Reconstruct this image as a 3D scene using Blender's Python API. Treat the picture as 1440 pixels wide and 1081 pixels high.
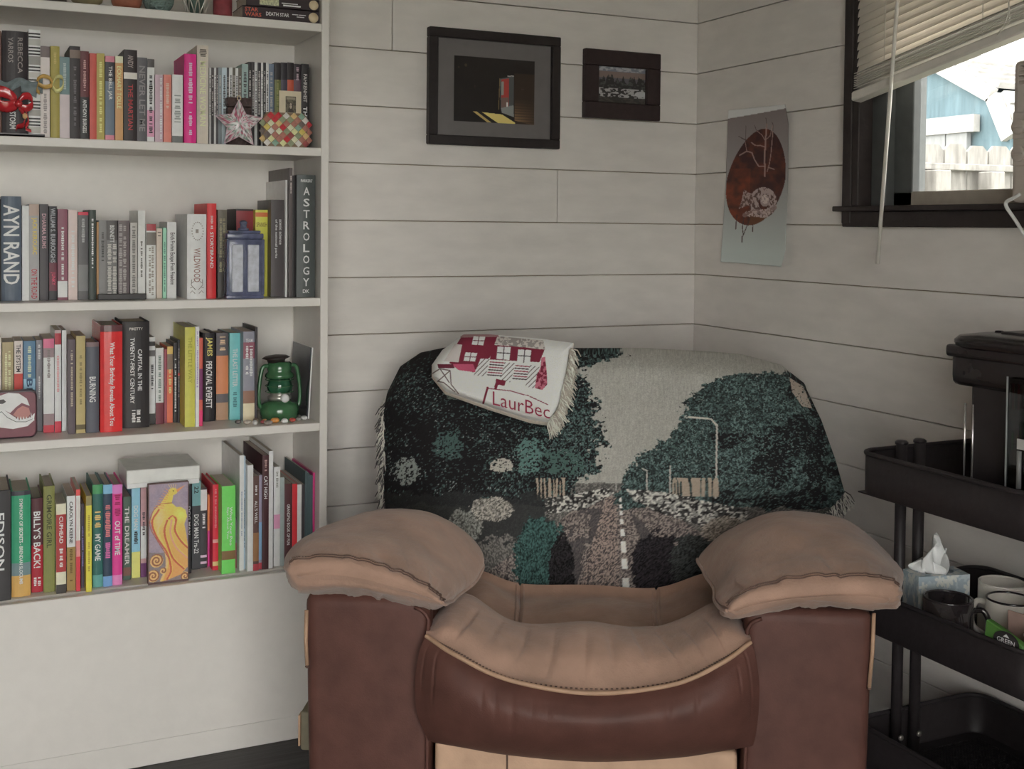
import bpy, bmesh, math, random
import numpy as np
from mathutils import Vector, Matrix

for o in list(bpy.data.objects):
    bpy.data.objects.remove(o, do_unlink=True)
scene = bpy.context.scene
COL = scene.collection
random.seed(7)
RNG = np.random.default_rng(11)

# ------------------------------------------------------------------ camera
FPX, SHIFT_PX = 1645.99, -173.689
CAM = np.array([-1.87239, -2.75355, 1.136])
YAW, PITCH, ROLL = -0.44270855, -0.02948863, -0.00995037
ROT = np.array(Matrix.Rotation(YAW, 3, 'Z') @ Matrix.Rotation(PITCH, 3, 'X') @ Matrix.Rotation(ROLL, 3, 'Y'))
cam_data = bpy.data.cameras.new('camera')
cam = bpy.data.objects.new('camera', cam_data)
COL.objects.link(cam)
cam_data.sensor_fit = 'HORIZONTAL'
cam_data.sensor_width = 36.0
cam_data.lens = FPX / 1440 * 36.0
cam_data.shift_y = SHIFT_PX / 1440
cam_data.clip_start = 0.02
m4 = Matrix(ROT.tolist()).to_4x4() @ Matrix.Rotation(math.pi / 2, 4, 'X')
m4.translation = Vector(CAM)
cam.matrix_world = m4
scene.camera = cam

# ------------------------------------------------------------------ sky and exposure
world = bpy.data.worlds.new('overcast_sky')
scene.world = world
world.use_nodes = True
bg = world.node_tree.nodes['Background']
bg.inputs['Color'].default_value = (1.0, 0.955, 0.905, 1)
bg.inputs['Strength'].default_value = 1.0
scene.view_settings.view_transform = 'Standard'
scene.view_settings.look = 'None'
scene.view_settings.gamma = 1.0
scene.view_settings.use_curve_mapping = False
scene.view_settings.exposure = EXPOSURE = 3.22

def portal(name, loc, rot, sx, sy):
    d = bpy.data.lights.new(name, 'AREA')
    d.shape = 'RECTANGLE'; d.size = sx; d.size_y = sy
    d.cycles.is_portal = True
    o = bpy.data.objects.new(name, d); COL.objects.link(o)
    o.location = loc; o.rotation_euler = rot
    o['kind'] = 'helper'
    return o

# ------------------------------------------------------------------ geometry helpers
def at(axis, val, px, py):
    """point of the place on the plane axis=val that was measured at (px, py)"""
    d = ROT @ np.array([(px - 720) / FPX, 1, -(py - 540.5 - SHIFT_PX) / FPX])
    return CAM + (val - CAM[axis]) / d[axis] * d

def lin(c):
    c = np.asarray(c, float) / 255.0
    c = c + (c.mean(-1, keepdims=True) - c) * .15
    return np.where(c <= 0.04045, c / 12.92, ((c + 0.055) / 1.055) ** 2.4)

class MB:
    def __init__(s):
        s.v, s.f, s.m, s.sm = [], [], [], []
    def add(s, verts, faces, mat=0, smooth=False):
        b = len(s.v)
        s.v += [tuple(map(float, p)) for p in verts]
        s.f += [tuple(int(i) + b for i in f) for f in faces]
        s.m += [mat] * len(faces); s.sm += [smooth] * len(faces)
        return s
    def box(s, x0, x1, y0, y1, z0, z1, mat=0):
        v = [(x, y, z) for x in (x0, x1) for y in (y0, y1) for z in (z0, z1)]
        return s.add(v, [(0, 1, 3, 2), (4, 6, 7, 5), (0, 4, 5, 1), (2, 3, 7, 6), (0, 2, 6, 4), (1, 5, 7, 3)], mat)
    def tube(s, pts, r, n=8, mat=0, closed=False):
        P = [Vector(p) for p in pts]; k = len(P)
        R = r if hasattr(r, '__len__') else [r] * k
        vs, fs = [], []
        up = None
        for i, p in enumerate(P):
            a = P[(i - 1) % k] if (closed or i > 0) else P[i]
            b = P[(i + 1) % k] if (closed or i < k - 1) else P[i]
            t = (b - a).normalized()
            if up is None:
                up = Vector((0, 0, 1)) if abs(t.z) < .9 else Vector((1, 0, 0))
            up = (up - t * up.dot(t))
            if up.length < 1e-6: up = t.orthogonal()
            up.normalize(); w = t.cross(up)
            for j in range(n):
                q = 2 * math.pi * j / n
                vs.append(p + (up * math.cos(q) + w * math.sin(q)) * R[i])
        m = k if closed else k - 1
        for i in range(m):
            for j in range(n):
                a, b = i * n + j, i * n + (j + 1) % n
                c, d = ((i + 1) % k) * n + (j + 1) % n, ((i + 1) % k) * n + j
                fs.append((a, b, c, d))
        if not closed:
            fs.append(tuple(range(n))[::-1]); fs.append(tuple((k - 1) * n + j for j in range(n)))
        return s.add(vs, fs, mat, True)
    def lathe(s, prof, n=24, c=(0, 0, 0), mat=0, cap=True):
        vs, fs = [], []
        for r, z in prof:
            for j in range(n):
                q = 2 * math.pi * j / n
                vs.append((c[0] + r * math.cos(q), c[1] + r * math.sin(q), c[2] + z))
        for i in range(len(prof) - 1):
            for j in range(n):
                fs.append((i * n + j, i * n + (j + 1) % n, (i + 1) * n + (j + 1) % n, (i + 1) * n + j))
        if cap:
            fs.append(tuple(range(n))[::-1]); fs.append(tuple((len(prof) - 1) * n + j for j in range(n)))
        return s.add(vs, fs, mat, True)
    def prism(s, poly, t, fn, mat=0, smooth=False):
        """polygon (u,v) extruded by t; fn(u,v,w)->xyz"""
        n = len(poly)
        v = [fn(u, q, 0) for u, q in poly] + [fn(u, q, t) for u, q in poly]
        f = [tuple(range(n))[::-1], tuple(range(n, 2 * n))] + [(i, (i + 1) % n, n + (i + 1) % n, n + i) for i in range(n)]
        return s.add(v, f, mat, smooth)
    def grid(s, G, mat=0, smooth=True, wrap=False):
        G = np.asarray(G, float); a, b = G.shape[:2]
        I = np.arange(a * b).reshape(a, b)
        if wrap: I = np.concatenate([I, I[:, :1]], 1)
        f = np.stack([I[:-1, :-1], I[:-1, 1:], I[1:, 1:], I[1:, :-1]], -1).reshape(-1, 4)
        return s.add(G.reshape(-1, 3).tolist(), f.tolist(), mat, smooth)

def link(o, parent=None):
    COL.objects.link(o)
    if parent is not None: o.parent = parent
    return o

def build(name, mb, mats, parent=None, bevel=0, seg=2, loc=None, subsurf=0, colors=None, weld=0, smooth_all=False):
    me = bpy.data.meshes.new(name)
    me.from_pydata(mb.v, [], mb.f)
    if not isinstance(mats, (list, tuple)): mats = [mats]
    for m in mats: me.materials.append(m)
    me.polygons.foreach_set('material_index', mb.m)
    me.polygons.foreach_set('use_smooth', [True] * len(mb.sm) if smooth_all else mb.sm)
    bm = bmesh.new(); bm.from_mesh(me)
    if weld: bmesh.ops.remove_doubles(bm, verts=bm.verts, dist=weld)
    if colors is None: bmesh.ops.recalc_face_normals(bm, faces=bm.faces)
    if bevel:
        es = [e for e in bm.edges if len(e.link_faces) == 2 and e.calc_face_angle(0) > .5]
        bmesh.ops.bevel(bm, geom=es, offset=bevel, segments=seg, profile=.6, affect='EDGES', clamp_overlap=True)
        if seg > 1:
            for f in bm.faces: f.smooth = f.calc_area() < 1e9
    bm.to_mesh(me); bm.free()
    if bevel and seg > 1:
        try: me.set_sharp_from_angle(angle=math.radians(40))
        except Exception: pass
    if colors is not None:
        at_ = me.color_attributes.new('print', 'FLOAT_COLOR', 'POINT')
        c4 = np.ones((len(mb.v), 4), np.float32); c4[:, :3] = colors
        at_.data.foreach_set('color', c4.ravel())
    me.update()
    o = bpy.data.objects.new(name, me)
    if loc is not None: o.location = loc
    link(o, parent)
    if subsurf:
        md = o.modifiers.new('smooth', 'SUBSURF'); md.levels = subsurf; md.render_levels = subsurf
    return o

def empty(name, loc=(0, 0, 0), rz=0, parent=None):
    o = bpy.data.objects.new(name, None)
    o.location = loc; o.rotation_euler = (0, 0, rz); o.empty_display_size = .05
    return link(o, parent)

LABELS = {}
def tag(o, label, cat, group=None, kind=None):
    o['label'] = label; o['category'] = cat
    if group: o['group'] = group
    if kind: o['kind'] = kind
    return o

def struct(o):
    o['kind'] = 'structure'; return o

# ------------------------------------------------------------------ materials
GAIN = 2.0
MATS = {}
def mat(rgb, rough=.55, var=.06, bump=0, scale=40, spec=.4, metal=0, name=None, coat=0, sheen=0, raw=False, aniso=None, bump2=0, scale2=300, dist=.02):
    key = (tuple(rgb), rough, var, bump, scale, spec, metal, coat, sheen, raw, aniso, bump2)
    if key in MATS: return MATS[key]
    m = bpy.data.materials.new(name or 'paint'); m.use_nodes = True
    nt = m.node_tree; b = nt.nodes['Principled BSDF']
    c = np.asarray(rgb, float) if raw else np.minimum(lin(rgb) * GAIN, .86)
    b.inputs['Roughness'].default_value = rough
    b.inputs['Specular IOR Level'].default_value = spec
    b.inputs['Metallic'].default_value = metal
    if coat: b.inputs['Coat Weight'].default_value = coat
    if sheen:
        b.inputs['Sheen Weight'].default_value = sheen
        b.inputs['Sheen Roughness'].default_value = .5
    tc = nt.nodes.new('ShaderNodeTexCoord')
    def noise(sc, det=4):
        n = nt.nodes.new('ShaderNodeTexNoise'); n.inputs['Scale'].default_value = sc; n.inputs['Detail'].default_value = det
        if aniso:
            mp = nt.nodes.new('ShaderNodeMapping'); mp.inputs['Scale'].default_value = aniso
            nt.links.new(tc.outputs['Object'], mp.inputs['Vector']); nt.links.new(mp.outputs[0], n.inputs['Vector'])
        else:
            nt.links.new(tc.outputs['Object'], n.inputs['Vector'])
        return n
    if var:
        n = noise(scale)
        r = nt.nodes.new('ShaderNodeValToRGB')
        r.color_ramp.elements[0].position = .3; r.color_ramp.elements[1].position = .7
        r.color_ramp.elements[0].color = (*(c * (1 - var)), 1); r.color_ramp.elements[1].color = (*np.minimum(c * (1 + var), .95), 1)
        nt.links.new(n.outputs['Fac'], r.inputs['Fac']); nt.links.new(r.outputs['Color'], b.inputs['Base Color'])
    else:
        b.inputs['Base Color'].default_value = (*c, 1)
    prev = None
    for bb, ss in ((bump, scale), (bump2, scale2)):
        if bb:
            n = noise(ss, 6)
            bp = nt.nodes.new('ShaderNodeBump'); bp.inputs['Strength'].default_value = bb; bp.inputs['Distance'].default_value = dist
            nt.links.new(n.outputs['Fac'], bp.inputs['Height'])
            if prev: nt.links.new(prev.outputs['Normal'], bp.inputs['Normal'])
            prev = bp
    if prev: nt.links.new(prev.outputs['Normal'], b.inputs['Normal'])
    MATS[key] = m
    return m

def print_mat(name, rough=.6, weave=0, spec=.3):
    """material whose colour is the printed or woven picture stored on the mesh"""
    m = bpy.data.materials.new(name); m.use_nodes = True
    nt = m.node_tree; b = nt.nodes['Principled BSDF']
    a = nt.nodes.new('ShaderNodeVertexColor'); a.layer_name = 'print'
    nt.links.new(a.outputs['Color'], b.inputs['Base Color'])
    b.inputs['Roughness'].default_value = rough; b.inputs['Specular IOR Level'].default_value = spec
    if weave:
        tc = nt.nodes.new('ShaderNodeTexCoord'); n = nt.nodes.new('ShaderNodeTexNoise')
        n.inputs['Scale'].default_value = 420; n.inputs['Detail'].default_value = 3
        nt.links.new(tc.outputs['Object'], n.inputs['Vector'])
        bp = nt.nodes.new('ShaderNodeBump'); bp.inputs['Strength'].default_value = weave; bp.inputs['Distance'].default_value = .004
        nt.links.new(n.outputs['Fac'], bp.inputs['Height']); nt.links.new(bp.outputs['Normal'], b.inputs['Normal'])
    return m
PRINT_GLOSS = print_mat('glossy_print', .35, 0, .5)
PRINT_PAPER = print_mat('paper_print', .7)
PRINT_WOVEN = print_mat('woven_print', .9, .5, .1)

def glass(name, tint=(1, 1, 1), rough=0.0):
    m = bpy.data.materials.new(name); m.use_nodes = True
    nt = m.node_tree; nt.nodes.remove(nt.nodes['Principled BSDF'])
    out = nt.nodes['Material Output']
    t = nt.nodes.new('ShaderNodeBsdfTransparent'); t.inputs['Color'].default_value = (*tint, 1)
    g = nt.nodes.new('ShaderNodeBsdfGlossy'); g.inputs['Roughness'].default_value = .03 + rough
    f = nt.nodes.new('ShaderNodeFresnel'); f.inputs['IOR'].default_value = 1.3
    mx = nt.nodes.new('ShaderNodeMixShader')
    nt.links.new(f.outputs[0], mx.inputs[0]); nt.links.new(t.outputs[0], mx.inputs[1]); nt.links.new(g.outputs[0], mx.inputs[2])
    nt.links.new(mx.outputs[0], out.inputs['Surface'])
    return m

# ------------------------------------------------------------------ noise + print painter
def vnoise(x, y, seed=0):
    x = np.asarray(x, float); y = np.asarray(y, float)
    xi, yi = np.floor(x).astype(np.int64), np.floor(y).astype(np.int64)
    fx, fy = x - xi, y - yi
    fx = fx * fx * (3 - 2 * fx); fy = fy * fy * (3 - 2 * fy)
    def h(a, b):
        v = (a * 374761393 + b * 668265263 + seed * 974634777) & 0x7fffffff
        v = ((v ^ (v >> 13)) * 1274126177) & 0x7fffffff
        return ((v ^ (v >> 16)) & 0xffff) / 65535.0
    return (h(xi, yi) * (1 - fx) + h(xi + 1, yi) * fx) * (1 - fy) + (h(xi, yi + 1) * (1 - fx) + h(xi + 1, yi + 1) * fx) * fy
def fbm(x, y, seed=0, o=3):
    r = 0; a = .5; s = 0
    for i in range(o):
        r = r + a * vnoise(x * 2 ** i, y * 2 ** i, seed + i); s += a; a *= .5
    return r / s
class Paint:
    def __init__(s, X, Y, base):
        s.X, s.Y = np.asarray(X, float), np.asarray(Y, float)
        s.c = np.zeros(s.X.shape + (3,)) + np.asarray(base, float)
    def inside(s, poly):
        m = np.zeros(s.X.shape, bool); n = len(poly)
        for i in range(n):
            (x0, y0), (x1, y1) = poly[i], poly[(i + 1) % n]
            if y0 == y1: continue
            c = ((y0 > s.Y) != (y1 > s.Y)) & (s.X < (x1 - x0) * (s.Y - y0) / (y1 - y0) + x0)
            m ^= c
        return m
    def fill(s, m, col, a=1):
        w = np.asarray(m, float)[..., None] * a
        s.c = s.c * (1 - w) + np.asarray(col, float) * w
        return s
    def poly(s, pts, col, a=1): return s.fill(s.inside(pts), col, a)
    def ell(s, cx, cy, rx, ry, col, a=1): return s.fill(((s.X - cx) / rx) ** 2 + ((s.Y - cy) / ry) ** 2 < 1, col, a)
    def line(s, pts, w, col, a=1):
        m = np.zeros(s.X.shape, bool)
        for (x0, y0), (x1, y1) in zip(pts[:-1], pts[1:]):
            dx, dy = x1 - x0, y1 - y0; L = dx * dx + dy * dy + 1e-12
            t = np.clip(((s.X - x0) * dx + (s.Y - y0) * dy) / L, 0, 1)
            m |= (s.X - x0 - t * dx) ** 2 + (s.Y - y0 - t * dy) ** 2 < (w / 2) ** 2
        return s.fill(m, col, a)
    def rect(s, x0, x1, y0, y1, col, a=1): return s.fill((s.X >= x0) & (s.X <= x1) & (s.Y >= y0) & (s.Y <= y1), col, a)
    def out(s, gain=None):
        return np.minimum(lin(np.clip(s.c, 0, 255)) * (gain or GAIN), .9).reshape(-1, 3)

# ------------------------------------------------------------------ lettering
_T = {}
def letters(s, bold=.016):
    if s in _T: return _T[s]
    c = bpy.data.curves.new('t', 'FONT'); c.body = s; c.resolution_u = 2; c.fill_mode = 'FRONT'; c.offset = bold
    o = bpy.data.objects.new('t', c); COL.objects.link(o)
    dg = bpy.context.evaluated_depsgraph_get()
    me = bpy.data.meshes.new_from_object(o.evaluated_get(dg))
    v = np.array([x.co[:2] for x in me.vertices]); f = [tuple(p.vertices) for p in me.polygons]
    bpy.data.objects.remove(o, do_unlink=True); bpy.data.curves.remove(c); bpy.data.meshes.remove(me)
    mn, mx = v.min(0), v.max(0)
    _T[s] = ((v - mn) / np.maximum(mx - mn, 1e-6), f, (mx - mn))
    return _T[s]

def lerp(a, b, t): return a + (b - a) * t
def cr(P, n):
    """Catmull-Rom resample of control points P (k,d) to n points"""
    P = np.asarray(P, float); k = len(P)
    t = np.linspace(0, k - 1, n); i = np.clip(np.floor(t).astype(int), 0, k - 2); f = (t - i)
    f = f.reshape(-1, *([1] * (P.ndim - 1)))
    g = lambda j: P[np.clip(j, 0, k - 1)]
    p0, p1, p2, p3 = g(i - 1), g(i), g(i + 1), g(i + 2)
    p0 = np.where((i == 0).reshape(f.shape), 2 * p1 - p2, p0); p3 = np.where((i == k - 2).reshape(f.shape), 2 * p2 - p1, p3)
    return .5 * (2 * p1 + (p2 - p0) * f + (2 * p0 - 5 * p1 + 4 * p2 - p3) * f ** 2 + (3 * p1 - p0 - 3 * p2 + p3) * f ** 3)
def cr_closed(P, n):
    P = np.asarray(P, float); k = len(P)
    t = np.arange(n) * k / n; i = np.floor(t).astype(int); f = (t - i)[:, None]
    g = lambda j: P[j % k]
    p0, p1, p2, p3 = g(i - 1), g(i), g(i + 1), g(i + 2)
    return .5 * (2 * p1 + (p2 - p0) * f + (2 * p0 - 5 * p1 + 4 * p2 - p3) * f ** 2 + (3 * p1 - p0 - 3 * p2 + p3) * f ** 3)
# ------------------------------------------------------------------ the room
CEIL = 2.42
XL, YF = -3.9, -3.5                       # left wall and the wall behind the camera
BOARD = .14; ZLINE = 1.567                # a joint of the boards runs at ZLINE
white = mat((.82, .775, .74), .5, .05, .12, 9, .35, raw=True, name='white_painted_board', bump2=.05, aniso=(1, 1, 3))
joint = mat((.46, .37, .29), .9, .1, raw=True, name='bare_wood_sheathing')
plain = mat((.52, .47, .44), .7, .03, .05, 30, raw=True, name='plain_wall')
floor_m = mat((44, 41, 42), .45, .25, .12, 3, .4, name='dark_floor', aniso=(1, 12, 1))
struct(build('floor', MB().box(XL - .1, .1, YF - .1, .1, -.06, -.0005), floor_m))
struct(build('ceiling', MB().box(XL - .1, .1, YF - .1, .1, CEIL, CEIL + .08), mat((.62, .57, .54), .7, .03, raw=True, name='ceiling_paint')))
struct(build('wall_left', MB().box(XL - .1, XL, YF - .1, .1, 0, CEIL), plain))
# wall behind the camera with a wide glazed door
DX0, DX1, DZ1 = -2.9, -1.15, 1.95
struct(build('wall_front', MB().box(XL, DX0, YF - .1, YF, 0, CEIL).box(DX1, 0, YF - .1, YF, 0, CEIL).box(DX0, DX1, YF - .1, YF, DZ1, CEIL), plain))
dfr = mat((150, 148, 145), .5, name='door_frame')
d1 = struct(build('door_1', MB().box(DX0, DX0 + .06, YF - .08, YF, 0, DZ1).box(DX1 - .06, DX1, YF - .08, YF, 0, DZ1).box(DX0, DX1, YF - .08, YF, DZ1 - .06, DZ1).box(DX0, DX1, YF - .08, YF, 0, .05).box((DX0 + DX1) / 2 - .03, (DX0 + DX1) / 2 + .03, YF - .08, YF, 0, DZ1), dfr))
pane_glass = glass('window_glass', (.93, .95, .95))
for a, b in ((DX0 + .06, (DX0 + DX1) / 2 - .03), ((DX0 + DX1) / 2 + .03, DX1 - .06)):
    build('pane', MB().box(a, b, YF - .05, YF - .045, .05, DZ1 - .06), pane_glass, d1)
portal('door_daylight_offscreen', ((DX0 + DX1) / 2, YF - .12, DZ1 / 2), (-math.pi / 2, 0, 0), DX1 - DX0, DZ1)

# board walls
WY0, WY1, WZ0, WZ1 = -1.62, -.655, 1.175, 2.12      # window opening
w_back = struct(build('wall_back', MB().box(XL, .1, .012, .1, 0, CEIL), joint))
w_right = struct(build('wall_right', MB().box(.012, .1, YF, WY0, 0, CEIL).box(.012, .1, WY1, .012, 0, CEIL).box(.012, .1, WY0, WY1, 0, WZ0).box(.012, .1, WY0, WY1, WZ1, CEIL), joint))
def plank(parent, lo, hi):
    mb = MB().box(lo[0], hi[0], lo[1], hi[1], lo[2], hi[2])
    return build('plank', mb, white, parent, bevel=.0012, seg=1)
G = .0011
splits_b = {-2: [-1.4], -1: [-.9], 0: [-2.2], 1: [-1.9], 2: [-.436], 3: [-2.5], 4: [-1.6], 5: [-2.9], 6: [-.7], 7: [-1.8], 8: [-2.4], 9: [-.6], 10: [-1.3]}
for k in range(-7, 12):
    z1 = min(ZLINE - k * BOARD, CEIL); z0 = max(z1 - BOARD if z1 < CEIL else ZLINE - (k + 1) * BOARD, 0)
    if z1 - z0 < .02: continue
    xs = [XL] + splits_b.get(k, []) + [.0115]
    for a, b in zip(xs[:-1], xs[1:]):
        dy = random.uniform(-.0006, .0006)
        plank(w_back, (a + .0008, 0 + dy, z0 + G), (b - .0008, .011, z1 - G))
    segs = []
    if z1 <= WZ0 or z0 >= WZ1:
        segs = [(YF, -2.2 - .1 * (k % 3)), (-2.2 - .1 * (k % 3), -.0002)]
    else:
        segs = [(YF, WY0 - .02), (WY1 + .02, -.0002)]
    for a, b in segs:
        dx = random.uniform(-.0006, .0006)
        plank(w_right, (0 + dx, a + .0008, z0 + G), (.011, b - .0008, z1 - G))

# ------------------------------------------------------------------ window in the right wall
black = mat((38, 32, 32), .55, .2, .15, 30, .35, name='dark_stained_wood')
trackm = mat((58, 60, 60), .5, .1, name='window_track')
sashm = mat((120, 112, 102), .5, .08, name='sash')
def wbox(x0, x1, y0, y1, z0, z1): return MB().box(x0, x1, y0, y1, z0, z1)
win = struct(empty('window_1', (0, (WY0 + WY1) / 2, WZ0)))
def wpart(name, mb, m, bevel=.002):
    o = build(name, mb, m, None, bevel=bevel, seg=1); o.parent = win
    o.location = -Vector(win.location); return o
wpart('casing', wbox(-.02, 0, WY1, WY1 + .03, 1.15, WZ1 + .06), black)
wpart('casing', wbox(-.02, 0, WY0 - .03, WY0, 1.15, WZ1 + .06), black)
wpart('casing', wbox(-.02, 0, WY0 - .03, WY1 + .03, WZ1, WZ1 + .07), black)
wpart('apron', wbox(-.018, 0, WY0 - .03, WY1 + .03, 1.143, 1.178), black)
wpart('sill', wbox(-.035, .1, WY0 - .05, WY1 + .045, 1.178, 1.19), black)
wpart('jamb', wbox(-.018, .1, WY1 - .022, WY1, 1.19, WZ1), black)
wpart('jamb', wbox(-.018, .1, WY0, WY0 + .022, 1.19, WZ1), black)
wpart('track', wbox(.02, .06, WY1 - .07, WY1 - .022, 1.19, WZ1), trackm)
wpart('track', wbox(.02, .06, WY0 + .022, WY0 + .07, 1.19, WZ1), trackm)
wpart('sash_rail', wbox(.045, .085, WY0 + .05, WY1 - .05, 1.19, 1.222), sashm)
wpart('sash_stile', wbox(.045, .085, WY1 - .125, WY1 - .055, 1.19, 1.70), trackm)
wpart('sash_stile', wbox(.045, .085, WY0 + .05, WY0 + .09, 1.19, 1.70), trackm)
wpart('sash_rail', wbox(.045, .085, WY0 + .05, WY1 - .05, 1.64, 1.69), trackm)
wpart('pane', wbox(.062, .066, WY0 + .09, WY1 - .12, 1.222, 1.64), pane_glass, 0)
wpart('pane', wbox(.072, .076, WY0 + .03, WY1 - .03, 1.69, WZ1), pane_glass, 0)
portal('window_daylight', (.12, (WY0 + WY1) / 2, (WZ0 + WZ1) / 2), (0, math.pi / 2, 0), WZ1 - WZ0, WY1 - WY0)

# ------------------------------------------------------------------ outside
grass = mat((.13, .14, .09), .9, .3, .4, 3, raw=True, name='dry_grass')
g = build('ground', MB().box(-14, 16, -16, 14, -.62, -.5006), grass); struct(g)
# shed and fence beyond the window
picket_m = mat((.22, .212, .20), .85, .25, .3, 12, .15, raw=True, name='weathered_wood', aniso=(3, 3, .6))
shed_m = mat((.10, .15, .175), .8, .2, .2, 6, .2, raw=True, name='faded_blue_siding', aniso=(4, 4, .5))
trim_m = mat((.34, .33, .315), .7, .08, raw=True, name='white_trim')
roof_m = mat((.28, .272, .262), .8, .2, .3, 10, raw=True, name='pale_shingle')
shed_x = 4.6
def so(px, py): return at(0, shed_x, px, py)
sb = so(1300, 324)
shed = empty('garden_shed', (shed_x, sb[1], -.5))
tag(shed, 'faded blue garden shed with white trimmed gambrel gable behind fence', 'shed')
def sp(name, mb, m, bev=0):
    o = build(name, mb, m, None, bevel=bev, seg=1); o.parent = shed; o.location = -Vector(shed.location); return o
# gambrel gable outline (y, z) on the plane x = shed_x
kR, eR = so(1397, 138), so(1420, 196)
pk = so(1325, 98)
ymid = pk[1] + 1.0
pts = [(eR[1], -.5), (eR[1], eR[2]), (kR[1], kR[2]), (pk[1], pk[2]), (ymid, pk[2] + .22)]
mir = [(2 * ymid - y, z) for y, z in pts[::-1][1:]]
outline = pts + mir
sp('gable_wall', MB().prism(outline, 2.6, lambda y, z, w: (shed_x + w, y, z)), shed_m)
for i in range(1, len(outline) - 2):
    a, b = np.array(outline[i]), np.array(outline[i + 1]); d = (b - a) / np.linalg.norm(b - a); n = np.array([d[1], -d[0]])
    if n[1] < 0: n = -n
    sp('bargeboard', MB().prism([a - n * .03, b - n * .03, b + n * .07, a + n * .07], .06, lambda y, z, w: (shed_x - .05 + w, y, z)), trim_m)
    rows = 5 if i in (2, 5) else 3
    for r in range(rows):
        p0, p1 = a + (b - a) * r / rows, a + (b - a) * (r + 1) / rows
        sp('roof_course', MB().prism([p0 + n * .075, p1 + n * .06, p1 + n * .10, p0 + n * .12], 2.6, lambda y, z, w: (shed_x + w, y, z)), roof_m)
hb0, hb1 = so(1255, 178), so(1381, 165)
sp('header_board', MB().box(shed_x - .08, shed_x - .02, min(hb0[1], hb1[1]), max(hb0[1], hb1[1]), hb1[2] - .10, hb1[2] + .02), trim_m)
grey_m = mat((.22, .225, .23), .85, .1, .2, 8, raw=True, aniso=(4, 4, .5), name='grey_board')
yy = max(hb0[1], hb1[1]); y_end = min(hb0[1], hb1[1])
while yy - .2 > y_end:
    sp('door_board', MB().box(shed_x - .06, shed_x - .02, yy - .19, yy, -.4, hb1[2] - .1), grey_m); yy -= .2

# fence: runs away to the right of the window
fa, fb = at(0, 2.3, 1240, 324), at(0, 3.25, 1450, 326)
fdir = np.array([fb[0] - fa[0], fb[1] - fa[1]]); flen = np.linalg.norm(fdir); fdir /= flen
fence = empty('picket_fence', (fa[0], fa[1], -.5), math.atan2(fdir[1], fdir[0]))
tag(fence, 'weathered grey board fence with rails standing outside the window', 'fence')
ztop = at(0, 2.3, 1255, 190)[2] + .5
FN = -1 if True else 1
x = -.5; i = 0
while x < flen + 1.2:
    w = .125 + .02 * random.random(); h = ztop + random.uniform(-.03, .02)
    c = .03
    prof = [(0, 0), (w, 0), (w, h - c), (w - c, h), (c, h), (0, h - c)]
    build('picket', MB().prism(prof, .018, lambda u, v, t: (x + u, .03 + t, v)), picket_m, fence)
    x += w + .012; i += 1
for zz, hh in ((ztop - .125, .035), (ztop - .95, .09)):
    build('rail', MB().box(-.5, flen + 1.2, -.012, .03, zz - hh, zz), picket_m, fence, bevel=.004, seg=1)
for xx in np.arange(-.1, flen + 1.2, .34):
    build('post', MB().box(xx, xx + .09, -.11, -.013, 0, ztop - .165), picket_m, fence, bevel=.005, seg=1)

# ------------------------------------------------------------------ blind, wand, window unit
slat_m = mat((.80, .76, .70), .5, .04, raw=True, name='blind_slat')
def translucent_copy(m, w):
    m = m.copy(); nt = m.node_tree; out = nt.nodes['Material Output']; b = nt.nodes['Principled BSDF']
    t = nt.nodes.new('ShaderNodeBsdfTranslucent'); t.inputs['Color'].default_value = (.82, .76, .68, 1)
    x = nt.nodes.new('ShaderNodeMixShader'); x.inputs[0].default_value = w
    nt.links.new(b.outputs[0], x.inputs[1]); nt.links.new(t.outputs[0], x.inputs[2]); nt.links.new(x.outputs[0], out.inputs['Surface'])
    return m
slat_t = translucent_copy(slat_m, .35)
blind = empty('window_blind', (-.03, -.68, 1.45))
tag(blind, 'white slatted window blind half raised with slanting bottom rail', 'blind')
BY0, BY1 = -1.58, -.685
SL = .185
def bl(name, mb, m, bev=0):
    o = build(name, mb, m, None, bevel=bev, seg=1); o.parent = blind; o.location = -Vector(blind.location); return o
def slat(z, tilt, w=.025, sl=SL, t=.0012, xoff=-.03):
    ca, sa = math.cos(tilt), math.sin(tilt)
    mb = MB()
    prof = [(-w / 2, 0), (-w / 4, .0012), (0, .0017), (w / 4, .0012), (w / 2, 0)]
    poly = prof + [(u, v - t) for u, v in prof[::-1]]
    L = BY1 - BY0
    n = len(poly)
    V = []
    for yy in (BY1, BY0):
        for u, v in poly:
            V.append((xoff + u * ca - v * sa, yy, z + u * sa + v * ca + sl * (BY1 - yy)))
    mb.add(V, [tuple(range(n)), tuple(range(n, 2 * n))[::-1]] + [(i, (i + 1) % n, n + (i + 1) % n, n + i) for i in range(n)])
    return mb
z = 1.497; i = 0
while z < 2.10:
    sl = SL * max(0, 1 - i / 45)
    if z + sl * .4 < 2.14: bl('slat', slat(z, 1.2 + .05 * random.random(), sl=min(sl, (2.1 - z) / .9)), slat_t)
    z += .0185; i += 1
for j in range(9):
    bl('slat', slat(1.455 + j * .0042, .12 * random.uniform(-1, 1)), slat_m)
L = BY1 - BY0
bl('bottom_rail', MB().add([(xx, yy, 1.428 + dz + SL * (BY1 - yy)) for yy in (BY1 + .006, BY0) for xx, dz in ((-.045, 0), (-.045, .02), (-.015, .023), (-.015, -.003))],
   [(0, 1, 2, 3), (7, 6, 5, 4), (0, 4, 5, 1), (1, 5, 6, 2), (2, 6, 7, 3), (3, 7, 4, 0)]), slat_m, .003)
bl('head_rail', MB().box(-.05, -.012, BY0, BY1, 2.085, 2.118), slat_m, .002)
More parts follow.
